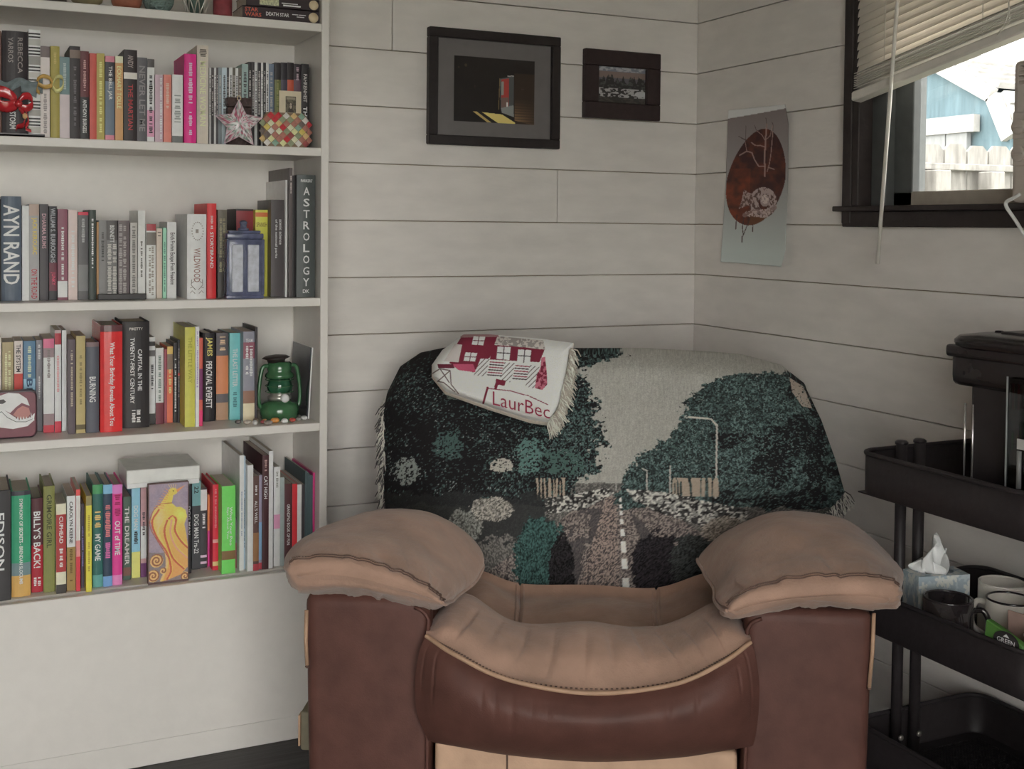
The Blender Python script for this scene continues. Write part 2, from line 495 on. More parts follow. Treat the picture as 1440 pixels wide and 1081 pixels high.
for yy in (-.78, -1.05, -1.4):
    bl('ladder_cord', MB().tube([(-.042, yy, 1.45 + SL * (BY1 - yy)), (-.042, yy, 2.1)], .0008, 5), slat_m)
p0, p1 = at(0, -.06, 1262, 0), at(0, -.06, 1234, 371)
top = p0 + (p0 - p1) * ((2.09 - p0[2]) / (p0[2] - p1[2]))
wand = build('tilt_wand', MB().tube([(top[0] - p1[0], top[1] - p1[1], top[2] - p1[2]), (0, 0, 0)], .0042, 8), slat_m, loc=p1)
wand.parent = blind; wand.location = Vector(p1) - Vector(blind.location)
pc = [at(0, -.06, x_, y_) for x_, y_ in ((1418, -20), (1418, 18), (1414, 32), (1402, 49), (1412, 40), (1420, 30), (1419, 0), (1420, -20))]
bl('pull_cord', MB().tube(pc, .0009, 5), slat_m)

unit_m = mat((150, 140, 132), .45, .03, name='cream_plastic')
ux = -.05
ua, ub = at(0, ux, 1424, 86), at(0, ux, 1420, 272)
unit = empty('window_unit', (ux, ua[1] - .2, 1.19))
tag(unit, 'cream window unit with two knobs and vent slots on the sill', 'air conditioner')
def un(name, mb, m, bev=0, seg=2):
    o = build(name, mb, m, None, bevel=bev, seg=seg); o.parent = unit; o.location = -Vector(unit.location); return o
zt, zb = ua[2], 1.191
ubody = un('body', MB().box(ux, .038, ua[1] - .40, ua[1], zb, zt), unit_m, .014, 3)
slots = MB()                                   # the vent slots are cut into the body
for j in range(4):
    zz = at(0, ux, 1436, 95 + 7 * j)[2]
    slots.box(ux - .01, ux + .075, ua[1] - .16, at(0, ux, 1433, 95)[1], zz - .0035, zz + .0035)
cutter = un('slot_cutter', slots, unit_m)
bpy.context.view_layer.update()
bo = ubody.modifiers.new('slots', 'BOOLEAN'); bo.object = cutter; bo.operation = 'DIFFERENCE'; bo.solver = 'EXACT'
cut_mesh = bpy.data.meshes.new_from_object(ubody.evaluated_get(bpy.context.evaluated_depsgraph_get()))
ubody.modifiers.clear(); ubody.data = cut_mesh
bpy.data.objects.remove(cutter, do_unlink=True)
for py in (178, 216):
    c = at(0, ux, 1435, py)
    un('panel_plate', MB().box(ux - .003, ux + .001, c[1] - .03, c[1] + .017, c[2] - .024, c[2] + .028), unit_m, .002, 1)
    prof = [(.015, 0), (.015, .005), (.0135, .0065), (.0, .0066)]
    mb = MB().lathe(prof, 20)
    mb.v = [(c[0] - .003 - z_, c[1] + x_, c[2] + y_) for x_, y_, z_ in mb.v]
    un('knob', mb, unit_m)
    un('knob_grip', MB().box(c[0] - .013, c[0] - .008, c[1] - .012, c[1] + .012, c[2] - .0025, c[2] + .0025), unit_m, .001, 1)
cp = [at(0, -.06, x_, y_) for x_, y_ in ((1434, 273), (1424, 279), (1415, 284), (1416, 292), (1424, 304), (1432, 316), (1440, 330), (1455, 352), (1480, 380))]
tag(build('power_cord', MB().tube([tuple(np.array(p) - cp[0]) for p in cr(cp, 26)], .0035, 8), mat((205, 200, 194), .4), loc=cp[0]), 'white power cord hanging below the window unit', 'cord')

# ------------------------------------------------------------------ pictures on the back wall
def paint_grid(name, P, nu, nv, painter, material, parent, thick=None):
    """P(u,v)->xyz for u,v in 0..1 (v down); painter(U,V)->colour array"""
    U, V = np.meshgrid(np.linspace(0, 1, nu), np.linspace(0, 1, nv))
    pts = P(U, V)
    return build(name, MB().grid(pts), material, parent, colors=painter(U, V))
fr_m = mat((30, 25, 26), .45, .15, .1, 60, name='black_frame'); mat_m = mat((88, 84, 84), .8, .04, name='grey_mount')
def frame(name, x0, x1, z0, z1, fw, label, fm, depth=.022):
    r = empty(name, ((x0 + x1) / 2, -.001, z0)); tag(r, label, 'picture')
    W, H = (x1 - x0) / 2, z1 - z0
    for a in ((-W, W, H - fw, H), (-W, W, 0, fw), (-W, -W + fw, fw, H - fw), (W - fw, W, fw, H - fw)):
        build('frame_rail', MB().box(a[0], a[1], -depth, 0, a[2], a[3]), fm, r, bevel=.002, seg=1)
    return r, W, H
pa, pb = at(1, -.02, 604, 39), at(1, -.02, 787, 206)
r, W, H = frame('framed_photograph', pa[0], pb[0], at(1, -.02, 603, 202)[2], at(1, -.02, 700, 45)[2], .024, 'large black framed photograph of a dark room with an open doorway', fr_m)
build('mount', MB().box(-W + .022, W - .022, -.009, -.004, .022, H - .022), mat_m, r)
iw0, iw1, iz0, iz1 = -W + .071, W - .071, .061, H - .066
def photo(U, V):
    X, Y = U * 447 + 225, V * 380 + 200        # as measured in a close view
    p = Paint(X, Y, (24, 20, 21))
    p.c += (fbm(X / 60, Y / 60, 3)[..., None] - .5) * 6
    p.fill((X > 556) & (Y > 280), (42, 30, 24))
    w = np.clip((Y - 430) / 130, 0, 1) * np.clip((700 - X) / 140, 0, 1) * ((X > 560) & (Y < 560 + (X - 560) * .2))
    p.fill(w * (.55 + .45 * (np.sin(Y / 2.6) > -.3)), (122, 92, 58))
    p.poly([(476, 318), (553, 298), (556, 540), (484, 515)], (70, 76, 80))
    p.poly([(484, 322), (526, 312), (526, 486), (484, 490)], (150, 48, 42))
    p.poly([(484, 335), (497, 332), (497, 412), (484, 414)], (120, 122, 118))
    p.poly([(527, 312), (552, 305), (553, 470), (527, 470)], (62, 66, 68))
    p.poly([(484, 430), (524, 425), (524, 500), (484, 505)], (96, 74, 70))
    p.poly([(514, 455), (522, 455), (522, 486), (514, 486)], (205, 205, 200))
    p.poly([(484, 490), (553, 470), (556, 540), (490, 518)], (112, 116, 116))
    p.poly([(378, 520), (490, 528), (566, 574), (560, 584), (470, 582)], (190, 166, 92))
    p.poly([(330, 520), (352, 520), (430, 578), (410, 580)], (158, 136, 78))
    p.ell(288, 252, 7, 9, (60, 50, 36)); p.ell(250, 266, 5, 6, (48, 40, 30)); p.ell(605, 372, 9, 4, (54, 40, 36)); p.ell(338, 372, 4, 12, (38, 26, 26))
    p.line([(476, 318), (470, 500)], 4, (110, 92, 60)); p.line([(520, 300), (552, 296)], 5, (150, 150, 150))
    return p.out()
paint_grid('photo_print', lambda U, V: np.stack([lerp(iw0, iw1, U), U * 0 - .0096, lerp(iz1, iz0, V)], -1), 200, 160, photo, PRINT_GLOSS, r)
pa, pb = at(1, -.02, 824, 65), at(1, -.02, 929, 172)
r, W, H = frame('framed_landscape', pa[0], pb[0], at(1, -.02, 870, 167)[2], at(1, -.02, 870, 71)[2], .043, 'small dark framed landscape picture with pale sky', mat((38, 27, 28), .5, .15, .1, 60, name='dark_brown_frame'), .018)
def land(U, V):
    X, Y = U * 280 + 990, V * 250 + 250
    p = Paint(X, Y, (40, 36, 37))
    n = fbm(X / 14, Y / 9, 5)
    p.fill(Y < 345 + 30 * n, (78, 74, 82)); p.fill((Y < 330) & (Y > 292), (112, 92, 84), .8); p.fill((Y < 290), (96, 100, 110)); p.fill((Y < 288) & (n > .5), (146, 146, 150), .8)
    t = 300 + 55 * vnoise(X / 12, X * 0, 8) + 20 * vnoise(X / 4, X * 0, 9)
    p.fill((Y > t) & (Y < 420), (36, 33, 34)); p.fill((Y > t) & (n > .56) & (Y < 420), (60, 64, 60))
    p.fill((Y > 395) & (Y < 452) & (n > .5), (140, 138, 140)); p.ell(1235, 425, 30, 18, (150, 150, 152)); p.fill(Y > 455, (42, 40, 38)); p.fill((Y > 455) & (n > .55), (58, 54, 50))
    return p.out()
iw0, iw1, iz0, iz1 = -W + .038, W - .038, .038, H - .038
paint_grid('landscape_print', lambda U, V: np.stack([lerp(iw0, iw1, U), U * 0 - .006, lerp(iz1, iz0, V)], -1), 110, 90, land, PRINT_GLOSS, r)
build('backing', MB().box(-W + .02, W - .02, -.005, 0, .02, H - .02), fr_m, r)

# poster on the right wall: unframed curling sheet
pp = {k: at(0, -.006, *v) for k, v in dict(tl=(1025, 155), tr=(1110, 147), br=(1107, 375), bl=(1017, 368)).items()}
ps = empty('wall_poster', (0, (pp['tl'][1] + pp['br'][1]) / 2, pp['br'][2])); tag(ps, 'unframed poster of a sleeping fox and bare tree on a dark red oval', 'poster')
def ppos(U, V):
    y = lerp(lerp(pp['tl'][1], pp['tr'][1], U), lerp(pp['bl'][1], pp['br'][1], U), V) - ps.location[1]
    zz = lerp(lerp(pp['tl'][2], pp['tr'][2], U), lerp(pp['bl'][2], pp['br'][2], U), V) - ps.location[2]
    x = -.004 - .010 * (np.abs(U - .5) * 2) ** 2 * (.3 + .7 * np.clip(V - .5, 0, 1) * 2) - .012 * np.clip(.12 - V, 0, 1) / .12 * (U) - .01 * np.clip(V - .9, 0, 1) / .1 * U
    return np.stack([x, y, zz], -1)
def fox(U, V):
    X, Y = 100 + U * 350, 100 + V * 910
    p = Paint(X, Y, (120, 112, 110))
    t = np.clip((Y - 140) / 800, 0, 1)[..., None]
    p.c = lerp(np.array([112., 102, 102]), np.array([160., 168, 166]), t ** 1.2)
    p.fill(Y < 150 - (X - 100) * .08, (196, 188, 186))
    ang = (Y - 510) / 275
    rx = np.where(Y < 510, 165 - 20 * np.clip(-ang, 0, 1), 165)
    cx = 272 + (510 - Y) * .13
    inside = ((X - cx) / rx) ** 2 + ((Y - 505) / 280) ** 2 < 1
    n = fbm(X / 40, Y / 40, 2)
    red = lerp(np.array([58., 34, 34]), np.array([112., 52, 34]), np.clip((n - .35) * 1.5 + ((Y > 450) & (X < 240)) * .35, 0, 1)[..., None])
    p.c = np.where(inside[..., None], red, p.c)
    p.fill(inside & (Y > 690) & (X > 240), (98, 62, 38), .8)
    wh = (150, 122, 114)
    for L, w in (([(322, 500), (318, 400), (320, 300), (326, 200)], 9), ([(320, 440), (285, 440), (260, 400), (245, 360), (215, 350), (175, 372)], 7), ([(318, 330), (290, 320), (262, 318), (240, 300)], 6),
                 ([(334, 470), (345, 430), (352, 380), (358, 300), (362, 230)], 5), ([(345, 450), (372, 460)], 6), ([(215, 350), (205, 300)], 3), ([(320, 290), (345, 270), (360, 210)], 4), ([(316, 290), (300, 260), (270, 235)], 4)):
        p.line(L, w, wh, .8)
    for L in ([(326, 220), (325, 165)], [(362, 240), (360, 190)], [(205, 280), (205, 200)], [(270, 240), (255, 200)], [(240, 300), (165, 260)], [(215, 290), (180, 270)]):
        p.line(L, 3, (66, 52, 52), .8)
    # curled sleeping fox
    body = (((X - 315) / 78) ** 2 + ((Y - 650) / 88) ** 2 < 1) & ~(((X - 318) / 28) ** 2 + ((Y - 655) / 40) ** 2 < 1)
    fur = (fbm(X / 9, Y / 14, 6) > .45)
    p.fill(body, (84, 62, 58)); p.fill(body & fur, (150, 132, 130))
    p.ell(325, 640, 26, 34, (140, 122, 120)); p.fill((((X - 325) / 22) ** 2 + ((Y - 632) / 26) ** 2 < 1) & fur, (172, 158, 154)); p.poly([(205, 570), (225, 590), (250, 600), (262, 650), (235, 668), (180, 690), (195, 640)], (88, 64, 60))
    hd = p.inside([(205, 570), (225, 590), (250, 600), (262, 650), (235, 668), (180, 690), (195, 640)])
    p.fill(hd & (fbm(X / 8, Y / 8, 9) > .5), (146, 124, 120))
    p.line([(215, 725), (270, 700), (340, 712), (380, 680)], 26, (120, 98, 94), .8); p.fill((fbm(X / 8, Y / 8, 4) > .55) & (Y > 690) & (Y < 735) & (X > 215) & (X < 385) & inside, (160, 142, 138))
    for L in ([(172, 725), (168, 810)], [(210, 740), (204, 800), (210, 840)], [(245, 740), (225, 800), (208, 850)], [(205, 850), (204, 885)], [(262, 780), (260, 820)]):
        p.line(L, 5, (62, 44, 44))
    return p.out()
o = paint_grid('sheet', ppos, 120, 280, fox, PRINT_PAPER, ps)
md = o.modifiers.new('paper', 'SOLIDIFY'); md.thickness = .0006
# ------------------------------------------------------------------ bookcase
BF = -.25                                  # front plane of the bookcase
BX0, BX1 = -1.935, -1.1335
SZ = {1: 1.575, 2: 1.304, 3: .975, 4: .699, 5: .380}
TH = .0185
case_m = mat((.83, .79, .75), .38, .02, .02, 30, .45, raw=True, name='white_laminate')
bc = empty('bookcase', ((BX0 + BX1) / 2, BF, 0)); tag(bc, 'tall white bookcase filled with books beside the armchair', 'bookcase')
def bp(name, x0, x1, y0, y1, z0, z1, m=case_m, bev=.0012):
    o = build(name, MB().box(x0, x1, y0, y1, z0, z1), m, None, bevel=bev, seg=1)
    o.parent = bc; o.location = -Vector(bc.location); return o
bp('side_panel', BX0, BX0 + .0175, BF, -.012, 0, 2.02)
bp('side_panel', BX1 - .0175, BX1, BF, -.012, 0, 2.02)
IX0, IX1 = BX0 + .0175, BX1 - .0175
bp('back_panel', IX0, IX1, -.022, -.014, .05, 2.0)
bp('top_panel', IX0, IX1, BF, -.022, 2.0, 2.02)
for k in (1, 2, 3, 4): bp('shelf', IX0, IX1, BF + .001, -.022, SZ[k] - TH, SZ[k] - .0005)
bp('shelf', IX0, IX1, BF + .02, -.022, SZ[5] - TH, SZ[5] - .0005)
bp('shelf', IX0, IX1, BF + .001, -.022, 1.83, 1.8485)
bp('lower_panel', IX0 - .016, IX1 + .0165, BF - .017, BF - .001, .06, SZ[5] + .001)
bp('plinth', IX0, IX1, BF + .004, BF + .02, 0, .058)

# ------------------------------------------------------------------ books
page_m = mat((150, 142, 132), .9, .12, .15, 200, .1, name='page_edges', aniso=(6, 1, 1))
SHELF = {2: 'on the star ornament shelf', 3: 'on the blue box shelf', 4: 'on the lantern shelf', 5: 'on the firebird picture shelf'}
GROUP = {2: 'books on the star ornament shelf', 3: 'books on the blue box shelf', 4: 'books on the lantern shelf', 5: 'books on the firebird picture shelf'}
def spine_text(parent, text, col, W, H, f0, f1, hf, xc, yoff, up=False, rng=random):
    m = mat(col, .5, 0, name='lettering')
    z1, z0 = H * (1 - f0), H * (1 - f1); L = z1 - z0
    mb = MB()
    if text[0] == '~':                     # lettering too small to read: a row of tiny marks
        rows = 2 if text == '~~' else 1
        for r_ in range(rows):
            z = z1; hw = W * hf / (2 * rows); xx = W * (xc - .5) + (r_ - (rows - 1) / 2) * W * hf * -.6
            while z > z0:
                l = rng.uniform(.0018, .0032); a = hw * rng.uniform(.6, 1)
                if rng.random() > .16: mb.box(xx - a, xx + a, yoff - .0002, yoff + .0002, z - l, z)
                z -= l + .0011
        if mb.v: build('spine_lettering', mb, m, parent)
        return
    v, f, s = letters(text)
    if up:                                  # upright letters across the spine
        w = W * hf; h = min(L, w * s[1] / s[0] * 2.2)
        V = [(W * (xc - .5) + (a - .5) * w, yoff, (z0 + z1) / 2 + (b - .5) * h) for a, b in v]
    else:
        h = min(W * hf, L * s[1] / s[0] * 2.0)
        V = [(W * (xc - .5) + (b - .5) * h, yoff, z1 - a * L) for a, b in v]
    build('spine_title', mb.add(V, f), m, parent)

COVER_CACHE = {}
def make_book(x0, x1, y, z, H, D, col, label, group, hard=False, titles=(), bands=(), rough=.45, lean=0, pages=None):
    W = x1 - x0
    cm = mat(col, rough, .05, .04, 60, .4, name='book_cover')
    t = min(.0028 if hard else .0009, W * .2); ov = .0035 if hard else .0004
    bulge = min(.004, W * .12) if hard else min(.0012, W * .05)
    mb = MB()
    n = 6
    outer = [(-W / 2 + W * i / n, -bulge * (1 - (2 * i / n - 1) ** 2)) for i in range(n + 1)]
    inner = [(-W / 2 + t + (W - 2 * t) * i / n, t - bulge * .5 * (1 - (2 * i / n - 1) ** 2)) for i in range(n + 1)]
    poly = [(-W / 2, D)] + outer + [(W / 2, D), (W / 2 - t, D)] + inner[::-1] + [(-W / 2 + t, D)]
    mb.prism(poly, H, lambda u, v, w: (u, v, w))
    kind = next((k_ for k_ in ('disc case', 'folder', 'magazine', 'booklet') if ' ' + k_ in label), 'book')
    o = build(kind.replace(' ', '_'), mb, cm, loc=((x0 + x1) / 2, y, z))
    tag(o, label, kind, group)
    if lean: o.rotation_euler = (0, lean, 0)
    build('pages', MB().box(-W / 2 + t, W / 2 - t, t, D - ov - .001, ov, H - ov), pages or page_m, o)
    for f0, f1, c in bands:
        bm_ = MB()
        pl = [(a, b - .0004) for a, b in outer] + [(a, b + .0002) for a, b in outer[::-1]]
        bm_.prism(pl, (f1 - f0) * H, lambda u, v, w: (u * .999, v, H * (1 - f1) + w))
        build('spine_band', bm_, mat(c, rough, .05, name='book_band'), o)
    yo = -bulge - .0007
    for tt in titles:
        text, c = tt[0], tt[1]
        f0, f1, hf, xc = (list(tt[2:]) + [.1, .9, .55, .5][len(tt) - 2:])[:4]
        up = len(tt) > 6
        spine_text(o, text, c, W, H, f0, f1, hf, xc, yo if abs(xc - .5) < .3 else yo + bulge * .3, up)
    return o

PEND = []
def B(k, xl, xr, yt, yb, col, desc, titles=(), bands=(), hard=False, D=None, inset=None, rough=.45):
    """a book standing on shelf k, measured in the photograph at its spine"""
    if inset is None:
        if k == 2 or yb is None: y = BF + .018
        else: y = float(np.clip(at(2, SZ[k], (xl + xr) / 2, yb)[1], BF + .003, -.13))
    else: y = BF + inset
    ztop = at(1, y, (xl + xr) / 2, yt)[2]
    H = ztop - SZ[k]; zm = H * .5 + SZ[k]
    pm = (yt + (yb or yt + 110)) / 2
    x0, x1 = at(1, y, xl, pm)[0], at(1, y, xr, pm)[0]
    if D is None: D = .105 if H < .185 else (.13 if H < .22 else .155)
    D = min(D, -.024 - y)
    PEND.append([k, x0, x1, y, H, D, col, desc, titles, bands, hard, rough])
def flush():
    for k in (2, 3, 4, 5):
        L = [p for p in PEND if p[0] == k]
        for a, b in zip(L[:-1], L[1:]):
            if a[2] > b[1] - .0002:
                a[2] = max(b[1] - .0002, a[1] + .003)
                if a[2] > b[1]: b[1] = a[2] + .0002
                if b[2] < b[1] + .003: b[2] = b[1] + .003
        lim = IX1 - .0008
        for p in L[::-1]:                       # keep the row inside the side panel, no two sharing space
            if p[2] > lim: p[2] = lim; p[1] = min(p[1], lim - .0042)
            lim = p[1] - .0003
        for k_, x0, x1, y, H, D, col, desc, titles, bands, hard, rough in L:
            make_book(x0, x1, y, SZ[k_], H, D, col, desc + ' ' + SHELF[k_], GROUP[k_], hard, titles, bands, rough)
W_, K_ = (205, 200, 196), (34, 30, 32)
lt, gd, rd, dk = (188, 184, 180), (172, 140, 80), (160, 46, 52), (40, 36, 38)
# --- second shelf down (star ornament)
B(2, -16, 2, 43, None, (92, 62, 52), 'brown clothbound book at the red ribbon')
B(2, 3, 39, 44, None, (40, 34, 37), 'thick black hardback with white bird emblem', [('REBECCA', (120, 112, 110), .06, .40, .2, .7), ('YARROS', (120, 112, 110), .06, .30, .2, .33), ('ONYX STORM', lt, .60, .93, .24, .4)], hard=True)
B(2, 40, 57, 42, None, (215, 210, 205), 'black and white plaid patterned book', bands=[(a, a + w_, c_) for a, w_, c_ in [(q_, .014, K_) for q_ in (.03, .06, .16, .19, .22, .34, .37, .46, .49, .66, .69, .72, .82, .85, .88)] + [(.085, .06, (150, 146, 142)), (.245, .08, (120, 116, 114)), (.395, .05, (160, 156, 152)), (.74, .06, (130, 126, 124)), (.9, .06, (150, 146, 142))]])
B(2, 57, 70, 65, None, (178, 168, 166), 'pale grey paperback with darker top', [('~', (120, 112, 112), .5, .95, .4)], [(0, .12, (96, 84, 84))])
B(2, 71, 84, 65, None, (140, 128, 62), 'olive yellow hardback without jacket', [('~', (165, 150, 90), .05, .2, .3)], hard=True)
B(2, 84, 98, 80, None, (92, 114, 118), 'teal paperback with lilac lower half', [('~', (150, 160, 160), .08, .4, .35)], [(.46, 1, (168, 156, 160))])
B(2, 98, 113, 65, None, (44, 38, 40), 'black paperback with pale face at spine top', [('~', (90, 84, 88), .22, .85, .3)], [(.04, .13, (104, 88, 80))])
B(2, 113, 125, 72, None, (84, 38, 42), 'dark red paperback with black lower half', [('~', (160, 120, 118), .1, .45, .35), ('ANTHONY BURGESS', lt, .55, .93, .45)], [(.52, 1, (36, 34, 36))])
B(2, 126, 136, 75, None, (172, 68, 58), 'plain brick red paperback')
B(2, 136, 147, 75, None, (150, 136, 68), 'slim mustard yellow paperback with faint lettering', [('~', (190, 176, 110), .1, .9, .4)])
B(2, 148, 161, 79, None, (84, 96, 110), 'slate blue paperback with pink spine ends', [('THE BELL JAR', W_, .12, .52, .5)], [(0, .07, (176, 104, 120)), (.94, 1, (176, 104, 120)), (.07, .3, (50, 48, 54))])
B(2, 162, 173, 79, None, (172, 128, 82), 'tan paperback with yellow lettering', [('ECKHART TOLLE', (214, 186, 120), .12, .62, .55)], [(0, .08, (196, 176, 150))])
B(2, 174, 193, 70, None, (38, 30, 32), 'thick black paperback with white glow', [('ANDY', (130, 116, 114), .06, .2, .4), ('THE MARTIAN', (150, 44, 48), .38, .88, .36)], [(.25, .32, (198, 170, 164))], D=.13)
B(2, 193, 207, 81, None, (74, 72, 76), 'dark grey paperback with darker large letters', [('NEVER LET ME', (112, 108, 110), .1, .88, .6)])
B(2, 207, 217, 83, None, (206, 200, 198), 'white paperback with thin black lettering', [('~', K_, .2, .9, .5)], [(0, .1, (70, 66, 66)), (.62, .94, (176, 120, 146))])
B(2, 218, 229, 105, None, (158, 134, 146), 'short mauve paperback with pale edge', [('~', (210, 200, 204), .05, .95, .3, .75)])
B(2, 230, 241, 105, None, (182, 104, 92), 'short salmon pink paperback', [('~', (206, 150, 136), .1, .5, .4)])
B(2, 242, 257, 105, None, (178, 184, 178), 'short pale grey green paperback', [('~', (120, 124, 122), .3, .7, .6)], [(.9, 1, (90, 92, 92))])
B(2, 259, 276, 76, None, (206, 22, 108), 'hot pink hardback', [('~', (236, 150, 190), .1, .55, .35), ('~', (236, 150, 190), .65, .9, .3)], hard=True)
B(2, 277, 293, 64, None, (166, 156, 144), 'beige hardback with gold lettering', [('MEDICINE WOMAN', (208, 186, 140), .16, .82, .55), ('~', (80, 70, 64), .04, .12, .7)], hard=True, D=.15)
cds = [(294, 297, 95, (208, 204, 200)), (297, 301, 95, (64, 60, 62)), (301, 304, 95, (196, 192, 190)), (304, 307, 95, (70, 66, 70)), (307, 312, 95, (110, 118, 124)), (312, 319, 95, (150, 164, 172)), (319, 322, 95, (60, 58, 60)),
       (322, 327, 95, (200, 196, 186)), (327, 331, 95, (80, 74, 66)), (331, 335, 96, (196, 192, 188)), (335, 340, 96, (84, 78, 72)), (340, 349, 90, (122, 142, 140)), (349, 354, 87, (46, 42, 44)), (354, 358, 87, (52, 48, 50)), (358, 362, 88, (190, 186, 184)),
       (362, 367, 88, (44, 40, 44)), (367, 370, 88, (186, 184, 182)), (370, 374, 88, (48, 46, 48)), (374, 378, 88, (182, 182, 184)), (378, 385, 90, (92, 104, 122))]
CN = ' disc case counting from the beige hardback'
cdn = ['first white' + CN, 'first charcoal' + CN, 'second white' + CN, 'second charcoal' + CN, 'dull blue grey disc case in the row', 'wide silver blue disc case in the row', 'third charcoal' + CN, 'cream disc case in the row', 'olive brown disc case in the row', 'off white disc case in the row', 'umber brown disc case in the row',
       'wide sea green disc case in the row', 'first black' + CN, 'second black' + CN, 'third white' + CN, 'third black' + CN, 'fourth white' + CN, 'fourth black' + CN, 'fifth white' + CN, 'wide steel blue disc case in the row']
for (a, b, c, col), n_ in zip(cds, cdn):
    B(2, a, b, c, None, col, n_, [('~', (60, 58, 60) if sum(col) > 400 else (150, 146, 144), .1, .6, .5)], D=.13, inset=.075)
B(2, 386, 395, 88, None, (40, 36, 38), 'black paperback with green spine strip', [('~', (120, 120, 70), .2, .9, .4)], [(.2, .8, (92, 96, 56))], inset=.07)
B(2, 395, 404, 88, None, (42, 38, 44), 'black paperback with dull blue spine strip', [], [(.2, .8, (64, 58, 72))], inset=.07)
B(2, 404, 413, 88, None, (40, 34, 36), 'black paperback with orange red spine strip', [], [(.2, .8, (164, 66, 46))], inset=.07)
B(2, 413, 423, 90, None, (44, 36, 42), 'black paperback with purple spine strip', [('~', (150, 130, 140), .04, .2, .4)], [(.18, .8, (84, 62, 74))], inset=.07)
B(2, 424, 434, 90, None, (38, 34, 36), 'black paperback with white lettering at side panel', [('FAHRENHEIT', (150, 146, 144), .12, .45, .5), ('THE', W_, .5, .66, .55)], inset=.07)
# --- third shelf down (blue box)
B(3, -14, 2, 280, 420, (40, 36, 38), 'dark book at the start of the row', inset=.07)
B(3, 2, 30, 276, 420, (72, 82, 96), 'thick slate blue hardback with huge pale capitals', [('AYN RAND', (178, 190, 206), .08, .84, .8)], hard=True, inset=.07)
B(3, 31, 41, 289, 421, (176, 184, 184), 'pale mint grey paperback', [('~', (206, 210, 210), .25, .9, .4)], inset=.07)
B(3, 41, 55, 287, 421, (134, 132, 134), 'grey paperback with yellow and red capitals', [('JACK KEROUAC', (190, 160, 60), .14, .52, .6), ('ON THE ROAD', (150, 50, 60), .67, .98, .6)], [(0, .12, (150, 130, 120))], inset=.07)
B(3, 56, 68, 287, 421, (62, 58, 62), 'charcoal paperback with pink grey capitals', [('DHARMA BUMS', (158, 124, 132), .1, .46, .5)], inset=.07)
B(3, 69, 80, 290, 421, (40, 38, 42), 'black paperback with grey capitals and crimson foot', [('WILLIAM S. BURROUGHS', (140, 140, 146), .02, .6, .6), ('JUNKY', (196, 60, 88), .7, .84, .6)], [(.6, .9, (90, 40, 52))], inset=.07)
B(3, 81, 95, 294, 421, (116, 68, 82), 'maroon paperback with white sticker', [('~', (206, 180, 188), .2, .78, .3)], [(.79, .97, (196, 194, 188))], inset=.07)
B(3, 96, 109, 295, 421, (178, 160, 156), 'pinkish beige paperback', [('~', (200, 186, 182), .2, .85, .4)], inset=.07)
B(3, 110, 124, 298, 421, (82, 80, 82), 'dark grey paperback with red top', [('~', (150, 150, 150), .06, .35, .35)], [(0, .035, (190, 54, 74)), (.6, .9, (104, 104, 104))], inset=.07)
B(3, 125, 135, 295, 421, (58, 64, 60), 'greenish black hardback with dotted white lettering', [('~', lt, .1, .65, .3)], inset=.06, hard=True)
zs = .012
def Bs(*a, **kw): B(*a, **kw)
B(3, 136, 139, 312, 414, (168, 126, 84), 'very thin orange booklet', inset=.085)
B(3, 139, 150, 310, 414, (110, 108, 108), 'medium grey paperback on black riser', [('~', (60, 58, 58), .15, .5, .4)], inset=.085)
B(3, 150, 165, 310, 414, (96, 94, 94), 'mottled grey paperback with white top lettering', [('BENNETT', lt, .06, .28, .4), ('~~', (160, 156, 152), .3, .95, .8)], [(0, .25, (70, 66, 66))], inset=.085)
B(3, 166, 182, 310, 414, (88, 78, 80), 'dark taupe paperback on black riser', [('~~', (140, 134, 132), .05, .95, .6, .4)], inset=.085)
B(3, 183, 193, 313, 414, (152, 148, 144), 'light taupe paperback on black riser', [('~', (96, 92, 90), .05, .95, .5)], inset=.085)
B(3, 194, 204, 296, 414, (190, 182, 172), 'tall cream paperback on black riser', [('~', (80, 76, 72), .35, .75, .3)], inset=.085, D=.14)
B(3, 206, 219, 315, 420, (192, 184, 172), 'cream paperback with red top band', [('~~', (120, 112, 104), .3, .95, .5)], [(0, .09, (146, 56, 62)), (.11, .28, (96, 90, 84))], inset=.07)
B(3, 220, 228, 321, 420, (172, 158, 144), 'slim beige paperback', [('~', (110, 98, 90), .05, .12, .6)], inset=.07)
B(3, 229, 234, 320, 421, (126, 176, 150), 'slim mint green paperback', [('~', (80, 120, 104), .2, .9, .4)], inset=.07)
B(3, 235, 248, 312, 421, (198, 192, 190), 'white paperback with bold black condensed title', [('Erich Fromm Escape From Freedom', K_, .14, .82, .6)], inset=.068)
B(3, 263, 290, 301, 417, (192, 186, 178), 'thick cream hardback with ornate wreath and antlers', [('WILDWOOD', (128, 96, 92), .4, .8, .34)], hard=True, inset=.03, D=.15)
B(3, 291, 304, 286, 419, (186, 40, 44), 'bright red hardback with white title', [('STORYBRAND', W_, .3, .68, .35), ('~', (220, 150, 150), .1, .26, .3)], hard=True, inset=.035, D=.15)
B(3, 306, 319, 295, 419, (84, 80, 70), 'dark olive paperback beside the red hardback', [('~~', (130, 122, 96), .1, .7, .6)], [(.5, 1, (56, 52, 50))], inset=.06)
B(3, 332, 358, 294, 419, (46, 40, 42), 'black and red book behind the blue box', [], [(.02, .3, (128, 44, 50))], inset=.105, D=.1)
B(3, 359, 378, 295, 417, (196, 178, 66), 'yellow paperback with red top emblem', [('SPANISH', (120, 96, 40), .14, .2, .85, .5, 0, 'up'), ('~', (210, 196, 110), .3, .9, .3)], [(.03, .08, (196, 96, 50))], inset=.085)
